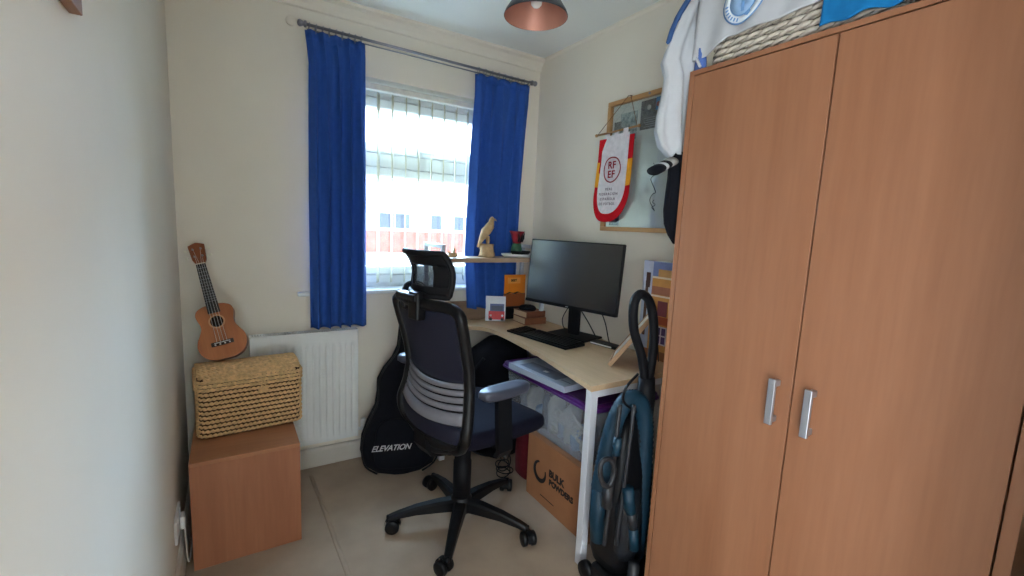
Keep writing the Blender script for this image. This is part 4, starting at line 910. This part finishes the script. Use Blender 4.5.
MB().tube(spline([wp(638, 374, vy-0.03), wp(626, 388, vy-0.04), wp(624, 402, vy-0.03), wp(636, 412, vy-0.03)], 5), 0.005, 6).build('cord_loop', M_black, vc)
hz = spline([(1.305, -1.41, 0.42), (1.318, -1.42, 0.56), (1.345, -1.425, 0.68), (1.39, -1.43, 0.745), (1.44, -1.44, 0.735), (1.472, -1.445, 0.66), (1.482, -1.45, 0.5), (1.485, -1.455, 0.3), (1.48, -1.45, 0.12)], 16)
mb = MB(); mb.tube(hz, [0.031+0.0016*(1 if (i // 1) % 2 else -1) for i in range(len(hz))], 12)
mb.build('hose', M_hose, vc)
MB().tube([(1.305, -1.41, 0.43), (1.312, -1.40, 0.30), (1.335, -1.39, 0.2)], [0.03, 0.028, 0.03], 12).build('hose_cuff', M_teal, vc)
body = MB().loft([[Vector((1.43+hx*math.copysign(abs(math.cos(a))**0.6, math.cos(a)), vy+0.03+hy*math.copysign(abs(math.sin(a))**0.6, math.sin(a)), z)) for a in [2*PI*k/24 for k in range(24)]] for hx, hy, z in ((0.08, 0.075, 0.09), (0.095, 0.085, 0.14), (0.092, 0.08, 0.30), (0.08, 0.07, 0.46), (0.06, 0.05, 0.58), (0.035, 0.035, 0.66))])
body.build('main_body', M_black, vc)
MB().loft([[Vector((1.40+hx*math.cos(a), vy-0.035+hy*math.sin(a), z)) for a in [2*PI*k/20 for k in range(20)]] for hx, hy, z in ((0.045, 0.035, 0.16), (0.055, 0.04, 0.2), (0.055, 0.04, 0.36), (0.04, 0.03, 0.42))]).build('dust_bin', see_through('smoky_bin', (40, 44, 50), 0.8, 0.2), vc)
gh = spline([wp(600, 468, -1.50), wp(602, 482, -1.50), wp(609, 486, -1.50), wp(614, 472, -1.50), wp(611, 460, -1.50), wp(604, 460, -1.50)], 5, True)
MB().tube(gh, 0.0085, 8, closed=True).build('bin_handle', M_dgrey, vc)
MB().tube([wp(608, 486, -1.495), wp(607, 506, -1.49)], [0.016, 0.02], 10).build('bin_handle_root', M_dgrey, vc)
MB().tube([wp(618, 438, -1.50), wp(616, 455, -1.50)], 0.014, 10).build('blue_catch', M_teal, vc)
for xa, xb in ((612, 604), (626, 616)): MB().tube(spline([wp(xa+8, 405, -1.485), wp(xa+4, 440, -1.49), wp(xb+6, 500, -1.49), wp(xb, 545, -1.485)], 5), 0.0075, 8).build('side_strut', M_dgrey, vc)
MB().tube([wp(628, 488, -1.505), wp(629, 505, -1.505), wp(631, 512, -1.505)], [0.021, 0.021, 0.018], 12).build('teal_wand_collar', M_teal, vc)
MB().tube([wp(631, 512, -1.505), wp(633, 528, -1.505)], [0.018, 0.016], 12).build('grey_wand_joint', M_dgrey, vc)
MB().tube([wp(633, 528, -1.505), wp(634, 548, -1.505)], [0.017, 0.02], 12).build('teal_wand_end', M_teal, vc)
MB().tube([(1.40, -1.515, 0.16), (1.395, -1.515, 0.05)], [0.02, 0.021], 12).build('grey_crevice_tool', M_dgrey, vc)
hd_ = MB(); hd_.box((1.325, -1.55, 0.012), (1.56, -1.36, 0.085), 0.02); hd_.build('cleaner_head', M_black, vc)
MB().box((1.352, -1.5535, 0.055), (1.39, -1.549, 0.082), 0).build('white_label', M_white, vc)
lb = W('x', 1.322, 606, 560)
MB().box((1.3215, -1.495, 0.035), (1.326, -1.425, 0.07), 0).build('white_label', M_white, vc)
for x, y in ((1.33, -1.345), (1.55, -1.345)): MB().lathe([(0.01, -0.014), (0.034, -0.013), (0.036, 0), (0.034, 0.013), (0.01, 0.014)], Matrix.Translation((x, y, 0.0365)) @ Matrix.Rotation(PI/2, 4, 'Y'), 20).build('wheel', M_black, vc)

# ================================================================== RIGHT WALL: FRAMED SHIRT DISPLAY AND PENNANT
fd = thing('framed_display', 'pine framed pale display with photos hung on the right wall', 'framed picture', (XR-0.02, -1.0, 1.345))
fy0_, fy1_, fz0_, fz1_, fx = -0.683, -1.33, 1.345, 2.003, XR-0.032
for a, b in (((fy1_, fz0_), (fy0_, fz0_+0.022)), ((fy1_, fz1_-0.022), (fy0_, fz1_)), ((fy0_-0.022, fz0_+0.0225), (fy0_, fz1_-0.0225)), ((fy1_, fz0_+0.0225), (fy1_+0.022, fz1_-0.0225))):
    rect('frame_rail', (fx, a[0], a[1]), (XR-0.001, b[0], b[1]), M_pine, fd, 0.002)
rect('backing_sheet', (XR-0.012, fy1_+0.0225, fz0_+0.0225), (XR-0.003, fy0_-0.0225, fz1_-0.0225), mat('pale_grey_cloth_backing', (206, 208, 204), 0.7, 0.04, 6), fd)
def ph(name, y0, y1, z0, z1, rgb, rgb2, d=0.001): return MB().box((XR-0.012-d, y0, z0), (XR-0.012, y1, z1)).build(name, mat('print_'+name, rgb, 0.5, scale=55, rgb2=rgb2), fd)
a = ph('team_photo', -0.875, -0.762, 1.80, 1.935, (70, 96, 104), (190, 202, 204))
a = ph('poster_photo', -1.20, -0.895, 1.835, 1.970, (34, 34, 38), (96, 96, 102))
ph('poster_blue_corner', -1.10, -0.985, 1.915, 1.972, (40, 110, 176), (60, 140, 200), 0.0016)
ph('poster_small_picture', -1.06, -1.02, 1.905, 1.94, (200, 205, 210), (150, 160, 170), 0.002)
ph('lower_photo', -0.80, -0.73, 1.375, 1.47, (44, 54, 78), (120, 130, 150))
ph('upper_small_photo', -0.77, -0.72, 1.86, 1.90, (60, 62, 66), (120, 124, 126))
for k, (y, z) in enumerate(((-0.945, 1.935), (-1.0, 1.94))): MB().lathe([(0.012, 0), (0.012, 0.001)], Matrix.Translation((XR-0.0135, y, z)) @ Matrix.Rotation(-PI/2, 4, 'Y'), 14).build('badge', mat('badge_%d' % k, ((210, 210, 205), (150, 60, 60))[k], 0.5), fd)
for k in range(5): MB().box((XR-0.0138, -1.12, 1.845+k*0.010), (XR-0.0125, -0.92-0.01*(k % 2), 1.848+k*0.010)).build('printed_line', mat('pale_print_line', (150, 150, 154), 0.6), fd)
sg = spline([(XR-0.0135, -1.0-0.018*math.sin(k*1.9)-0.002*k, 1.66-0.028*k+0.012*math.cos(k*2.3)) for k in range(9)], 5)
MB().tube(sg, 0.0016, 5).build('signature', M_ink, fd)
MB().tube(spline([(XR-0.0135, -1.02+0.01*math.sin(k*2.5), 1.50-0.012*k) for k in range(5)], 5), 0.0014, 5).build('signature', M_ink, fd)
MB().box((XR-0.021, fy1_+0.0225, fz0_+0.0225), (XR-0.019, fy0_-0.0225, fz1_-0.0225)).build('glazing', glass('picture_glass', (250, 252, 252), 0.03), fd)
MB().lathe([(0.006, 0), (0.006, 0.003), (0.002, 0.005)], Matrix.Translation((fx, W('x', fx, 650, 92).y, fz1_-0.011)) @ Matrix.Rotation(-PI/2, 4, 'Y'), 10).build('screw', M_steel, fd)

pn = thing('pennant', 'white red and yellow football pennant hanging from the framed display', 'pennant', (fx-0.012, -0.76, 1.39))
pt0 = W('x', fx-0.014, 598, 137); pt1 = W('x', fx-0.014, 637, 126); tip = W('x', fx-0.014, 604, 222)
pcx = (pt0.y+pt1.y)/2; hw2 = abs(pt0.y-pt1.y)/2-0.012; ztop = 1.830
skew = (tip.y-pcx); zt_ = tip.z
def shield(k, z0, z1, n=18):
    "half width at fraction; returns outline (s, z) with s in -1..1"
    pts = []; zz = z0+(z1-z0)*0.66
    R_ = [(1, z0), (1, z0+(z1-z0)*0.35), (1.03, zz)]
    for j in range(1, n): 
        a = PI/2*j/n; R_.append((1.03*math.cos(a)**0.85, zz+(z1-zz)*math.sin(a)))
    return [(s*k, z) for s, z in R_]+[(0, z1)]+[(-s*k, z) for s, z in reversed(R_)]
def pmap(d): 
    def fn(s, z, t):
        v = (ztop-z)/(ztop-zt_); y = pcx-s*hw2+skew*v*v*0.9
        return Vector((fx-0.010-d-t-0.006*math.sin(3*s+2*v)-0.012*v*(1-v), y, z))
    return fn
M_red = cloth('pennant_red', (196, 26, 38)); M_yel = cloth('pennant_yellow', (240, 168, 52)); M_pw = cloth('pennant_white', (226, 220, 224))
MB().prism(shield(1.0, ztop-0.012, zt_), 0, 0.0015, pmap(0)).build('red_border', M_red, pn)
for s in (-1, 1):
    z0, z1 = 1.70, 1.575
    MB().prism([(s*0.76, z0), (s*1.015, z0+0.003), (s*1.035, z1), (s*0.76, z1-0.004)], 0.0016, 0.0026, pmap(0)).build('yellow_band', M_yel, pn)
MB().prism(shield(0.78, ztop, zt_+0.042), 0.0028, 0.0042, pmap(0)).build('white_field', M_pw, pn)
for s in (-0.56, 0.0, 0.56): MB().prism([(s-0.13, ztop-0.002), (s-0.13, ztop+0.022), (s+0.13, ztop+0.022), (s+0.13, ztop-0.002)], 0.002, 0.0042, pmap(0)).build('hanging_loop', M_pw, pn)
rodz = (pt0.z+pt1.z)/2+0.004
MB().tube([(fx-0.013, pcx+hw2+0.022, rodz-0.003), (fx-0.013, pcx-hw2-0.022, rodz+0.003)], 0.005, 8).build('rod', M_pine, pn)
for s in (-1, 1): MB().lathe([(0.001, -0.008), (0.008, -0.004), (0.008, 0.004), (0.001, 0.008)], Matrix.Translation((fx-0.013, pcx+s*(hw2+0.025), rodz-0.003*s)) @ Matrix.Rotation(PI/2, 4, 'X'), 10).build('rod_end', M_pine, pn)
nl = W('x', fx-0.006, 630, 98); nl.z = fz1_+0.002
MB().tube([(fx-0.013, pcx+hw2+0.015, rodz), (fx-0.006, nl.y+0.01, fz1_+0.004), (fx+0.01, nl.y, fz1_+0.004), (fx-0.006, nl.y-0.004, fz1_+0.004), (fx-0.013, pcx-hw2-0.012, rodz+0.003)], 0.0016, 6).build('cord', mat('brown_cord', (120, 84, 60), 0.9), pn)
ec = (pmap(0.0)(0.02, 1.655, 0.005)); M_crim = mat('crimson_ink', (150, 24, 44), 0.8)
bl = [(0, 0.062), (0.03, 0.055), (0.05, 0.035), (0.06, 0.005), (0.052, -0.025), (0.03, -0.05), (0, -0.062), (-0.03, -0.055), (-0.05, -0.035), (-0.058, 0), (-0.05, 0.035), (-0.03, 0.056)]
em = MB().tube(spline([(ec.x, ec.y-a_*0.98, ec.z+b_) for a_, b_ in bl], 4, True), 0.0034, 6, closed=True).build('emblem_ring', M_crim, pn)
for o_ in (em,):
    for v_ in o_.data.vertices: v_.co.x = (ec.x-pn.location.x)+(v_.co.x-(ec.x-pn.location.x))*0.3-0.001
text('emblem_letters', 'RF', 0.05, M_crim, pn, (ec.x-0.003, ec.y, ec.z+0.022), (0, -1, 0), (0, 0, 1), bold=0.0012, spacing=1.1)
text('emblem_letters', 'EF', 0.05, M_crim, pn, (ec.x-0.003, ec.y+0.002, ec.z-0.024), (0, -1, 0), (0, 0, 1), bold=0.0012, spacing=1.1)
for k, (tx, zz) in enumerate((('REAL', 1.558), ('FEDERACIÓN', 1.533), ('ESPAÑOLA', 1.508), ('DE FÚTBOL', 1.483))):
    q = pmap(0)(0.0, zz, 0.0055); text('pennant_lettering', tx, 0.019, mat('plum_ink', (96, 60, 84), 0.8), pn, (q.x-0.001, q.y, q.z), (0, -1, 0), (0, 0, 1), spacing=1.25)

# ================================================================== ON TOP OF THE WARDROBE
WT = wz+0.0008
M_gcane = mat('pale_grey_willow', (200, 190, 176), 0.7, 0.18, 50, bump=0.2)
wbk = thing('grey_willow_basket', 'pale grey woven willow basket on top of the wardrobe', 'basket', (1.622, -1.84, WT+0.010), world=False)
MB().loft([[p*0.97+Vector((0, 0, 0.003)) for p in rrect(0.195, 0.222, 0.03, 4)], [p*0.97+Vector((0, 0, 0.17)) for p in rrect(0.195, 0.222, 0.03, 4)]]).build('shade_core', mat('basket_inside_shade', (70, 56, 44), 0.9), wbk)  # added core, its dark colour imitates shade behind the willow strands
weave_rows(wbk, 0.195, 0.222, 0.03, 0.002, 0.17, 9, 0.036, M_gcane, 0.0066, amp=0.0078, vamp=0.45)
def sheet(name, m, parent, fn, nu=40, nv=40, solid=0.003): return MB().grid(fn, nu, nv).build(name, m, parent, solid=solid)
# white shirt draped over the basket front
ws = thing('white_football_shirt', 'white shirt with round blue crest draped over the willow basket', 'shirt', (1.42, -1.78, 1.90))
def shirt(u, v):
    y = -1.575-0.36*u
    fold = 0.007*math.sin(9*u+1.5*v)+0.005*math.sin(21*u-3*v)
    zb = interp([(0, 1.856), (0.12, 1.862), (0.3, 1.892), (0.5, 1.888), (0.75, 1.895), (0.9, 1.90), (1, 1.91)], u)
    if v < 0.6:
        t = v/0.6; z = zb+(2.035-zb)*t; x = 1.402-0.012+0.01*t+fold*(0.4+0.6*(1-t))
    else:
        t = (v-0.6)/0.4; a = t*PI/2; z = 2.035+0.02*math.sin(a)+fold*0.5; x = 1.40+0.05*(1-math.cos(a))+0.30*t*t
    return Vector((x, y, z))
sheet('front', M_whitec, ws, shirt)
crest = W('x', 1.396, 746, 0); M_cb = mat('crest_blue', (108, 150, 200), 0.7); M_cw = mat('crest_white', (214, 222, 230), 0.7)
def yz_disc(name, r0, r1, m, d, seg=36):
    n = seg; V = []; F = []
    for k in range(n):
        a = 2*PI*k/n
        for r in (r0, r1):
            y = crest.y-r*math.cos(a); z = crest.z+r*math.sin(a); u = (-1.575-y)/0.36
            zb = interp([(0, 1.856), (0.12, 1.862), (0.3, 1.892), (0.5, 1.888), (0.75, 1.895), (0.9, 1.90), (1, 1.91)], u); t = min(0.99, max(0, (z-zb)/(2.035-zb))); p = shirt(u, t*0.6)
            V.append((p.x-d, y, z))
    for k in range(n): F.append((2*k, 2*k+1, 2*((k+1) % n)+1, 2*((k+1) % n)))
    return MB().add(V, F, True).build(name, m, ws, solid=0.0006)
CR = 0.062
cr_ = yz_disc('crest_outer_ring', 0.0005, CR, M_cb, 0.0045); yz_disc('crest_white_ring', CR*0.66, CR*0.93, M_cw, 0.0052); yz_disc('crest_centre', 0.0005, CR*0.6, mat('crest_pale_blue', (150, 184, 220), 0.7), 0.0062)
for k in range(16):
    a = PI+PI*(k+0.5)/16; y = crest.y-CR*0.8*math.cos(a); z = crest.z+CR*0.8*math.sin(a)
    MB().box((-0.0004, -0.0022, -0.0045), (0.0004, 0.0022, 0.0045), 0, Matrix.Translation((shirt((-1.575-y)/0.36, 0.4).x-0.0066, y, z)) @ Matrix.Rotation(-(a+PI/2), 4, 'X')).build('crest_letter_mark', M_cb, ws)
MB().box((shirt(0.5, 0.3).x-0.0062, crest.y-0.004, crest.z-0.03), (shirt(0.5, 0.3).x-0.0055, crest.y+0.004, crest.z+0.03)).build('crest_shield_mark', M_cb, ws)
# blue garment beside
bs = thing('blue_shirt', 'bright blue shirt folded on the wardrobe beside the willow basket', 'shirt', (1.45, -2.06, WT))
def blu(u, v):
    y = -1.925-0.25*u; f = 0.006*math.sin(14*u+2*v)
    if v < 0.5: t = v/0.5; return Vector((1.392-0.006*(1-t)+f, y, 1.838+(0.16-0.05*u)*t+0.004*math.sin(20*u)))
    t = (v-0.5)/0.5; return Vector((1.392+0.14*t+f, y, 1.998+0.03*t-0.03*u+0.02*math.sin(PI*t)+f))
sheet('front_fold', cloth('bright_blue_cloth', (28, 112, 168)), bs, blu)
MB().loft([[Vector((1.50+0.09*math.cos(a), -2.165+0.085*math.sin(a)*(1+0.04*math.sin(3*a)), z)) for a in [2*PI*k/24 for k in range(24)]] for z in (WT, WT+0.05, WT+0.11)]).build('folded_body', cloth('bright_blue_cloth', (28, 112, 168)), bs)
# white carrier bag / garment hanging down the wardrobe's side
def lofty(name, m, parent, rows, dep, seed, n=44, fo=0.3):
    rnd = random.Random(seed); rings = []; p1, p2 = rnd.uniform(0, 6), rnd.uniform(0, 6)
    for (xl, xr, py, yy, hy) in rows:
        a0 = W('y', yy, xl, py); a1 = W('y', yy, xr, py); cx = (a0.x+a1.x)/2; hx = (a1.x-a0.x)/2; z = (a0.z+a1.z)/2
        rings.append([Vector((cx+hx*math.cos(t)*(1+0.035*math.sin(5*t+p1+z*24)+0.02*math.sin(11*t+z*40)), yy+hy*math.sin(t)*(1+fo*math.sin(7*t+p2+z*9)), z+(a1.z-a0.z)/2*math.cos(t))) for t in [2*PI*k/n for k in range(n)]])
    return MB().loft(rings).build(name, m, parent)
hg = thing('white_sleeve_garment', 'white garment hanging from the wardrobe top over its left side', 'garment', (1.40, -1.535, 1.60))
lofty('hanging_cloth', M_whitec, hg, [(693, 722, 0, -1.56, 0.012), (684, 716, 14, -1.548, 0.022), (675, 706, 32, -1.54, 0.026), (667, 698, 50, -1.535, 0.03), (663, 694, 62, -1.532, 0.032), (667, 694, 76, -1.53, 0.032), (664, 694, 95, -1.528, 0.034), (659, 695, 115, -1.525, 0.036), (657, 693, 132, -1.524, 0.036), (660, 691, 146, -1.525, 0.032), (667, 688, 156, -1.528, 0.02), (673, 684, 161, -1.53, 0.006)], 0, 4)
MB().tube(spline([W('y', -1.53, 692, -6), W('y', -1.53, 681, 12), W('y', -1.53, 673, 28), W('y', -1.53, 668, 44)], 5), [0.012]*8+[0.010]*7+[0.003], 8, flat=0.5).build('blue_edge_trim', cloth('slate_blue_cloth', (62, 92, 140)), hg)
bl_ = thing('blue_patterned_cloth', 'small blue and white patterned cloth on the wardrobe corner', 'cloth', (1.41, -1.60, WT))
MB().loft([[Vector((1.408+0.013*math.cos(a), -1.592+0.018*math.sin(a)*q, WT+z)) for a in [2*PI*k/14 for k in range(14)]] for q, z in ((1.1, 0.0), (1.05, 0.02), (0.8, 0.045), (0.3, 0.062))]).build('fold', cloth('patterned_blue_cloth', (84, 112, 178)), bl_)
MB().tube([(1.393, -1.603, WT+0.006), (1.3945, -1.588, WT+0.03), (1.398, -1.58, WT+0.045)], [0.004, 0.005, 0.002], 6).build('white_stripe', M_whitec, bl_)
bg_ = thing('black_striped_garment', 'black garment with white striped cuff hanging below the white garment', 'garment', (1.37, -1.535, 1.32))
lofty('hanging_cloth', M_blackc, bg_, [(676, 690, 152, -1.545, 0.006), (669, 690, 164, -1.54, 0.014), (669, 688, 178, -1.536, 0.018), (667, 686, 194, -1.535, 0.02), (665, 683, 210, -1.535, 0.02), (665, 681, 224, -1.536, 0.016), (668, 680, 235, -1.538, 0.010), (673, 679, 244, -1.54, 0.004)], 0, 9)
c1 = W('y', -1.535, 674, 160); c2 = W('y', -1.535, 654, 171)
ax_ = (c2-c1).normalized(); 
def ctube(t0, t1, r, m, nm): 
    a = c1.lerp(c2, t0); b = c1.lerp(c2, t1); MB().tube([a, b], r*0.78, 16, flat=0.5).build(nm, m, bg_)
ctube(-0.25, 0.15, 0.034, M_blackc, 'cuff_sleeve'); ctube(0.15, 0.45, 0.0365, mat('grey_cuff', (150, 150, 146), 0.9), 'grey_cuff_band'); ctube(0.45, 0.62, 0.037, M_blackc, 'black_cuff_band'); ctube(0.62, 0.75, 0.0375, M_whitec, 'white_cuff_stripe'); ctube(0.75, 1.0, 0.037, M_blackc, 'cuff_edge')
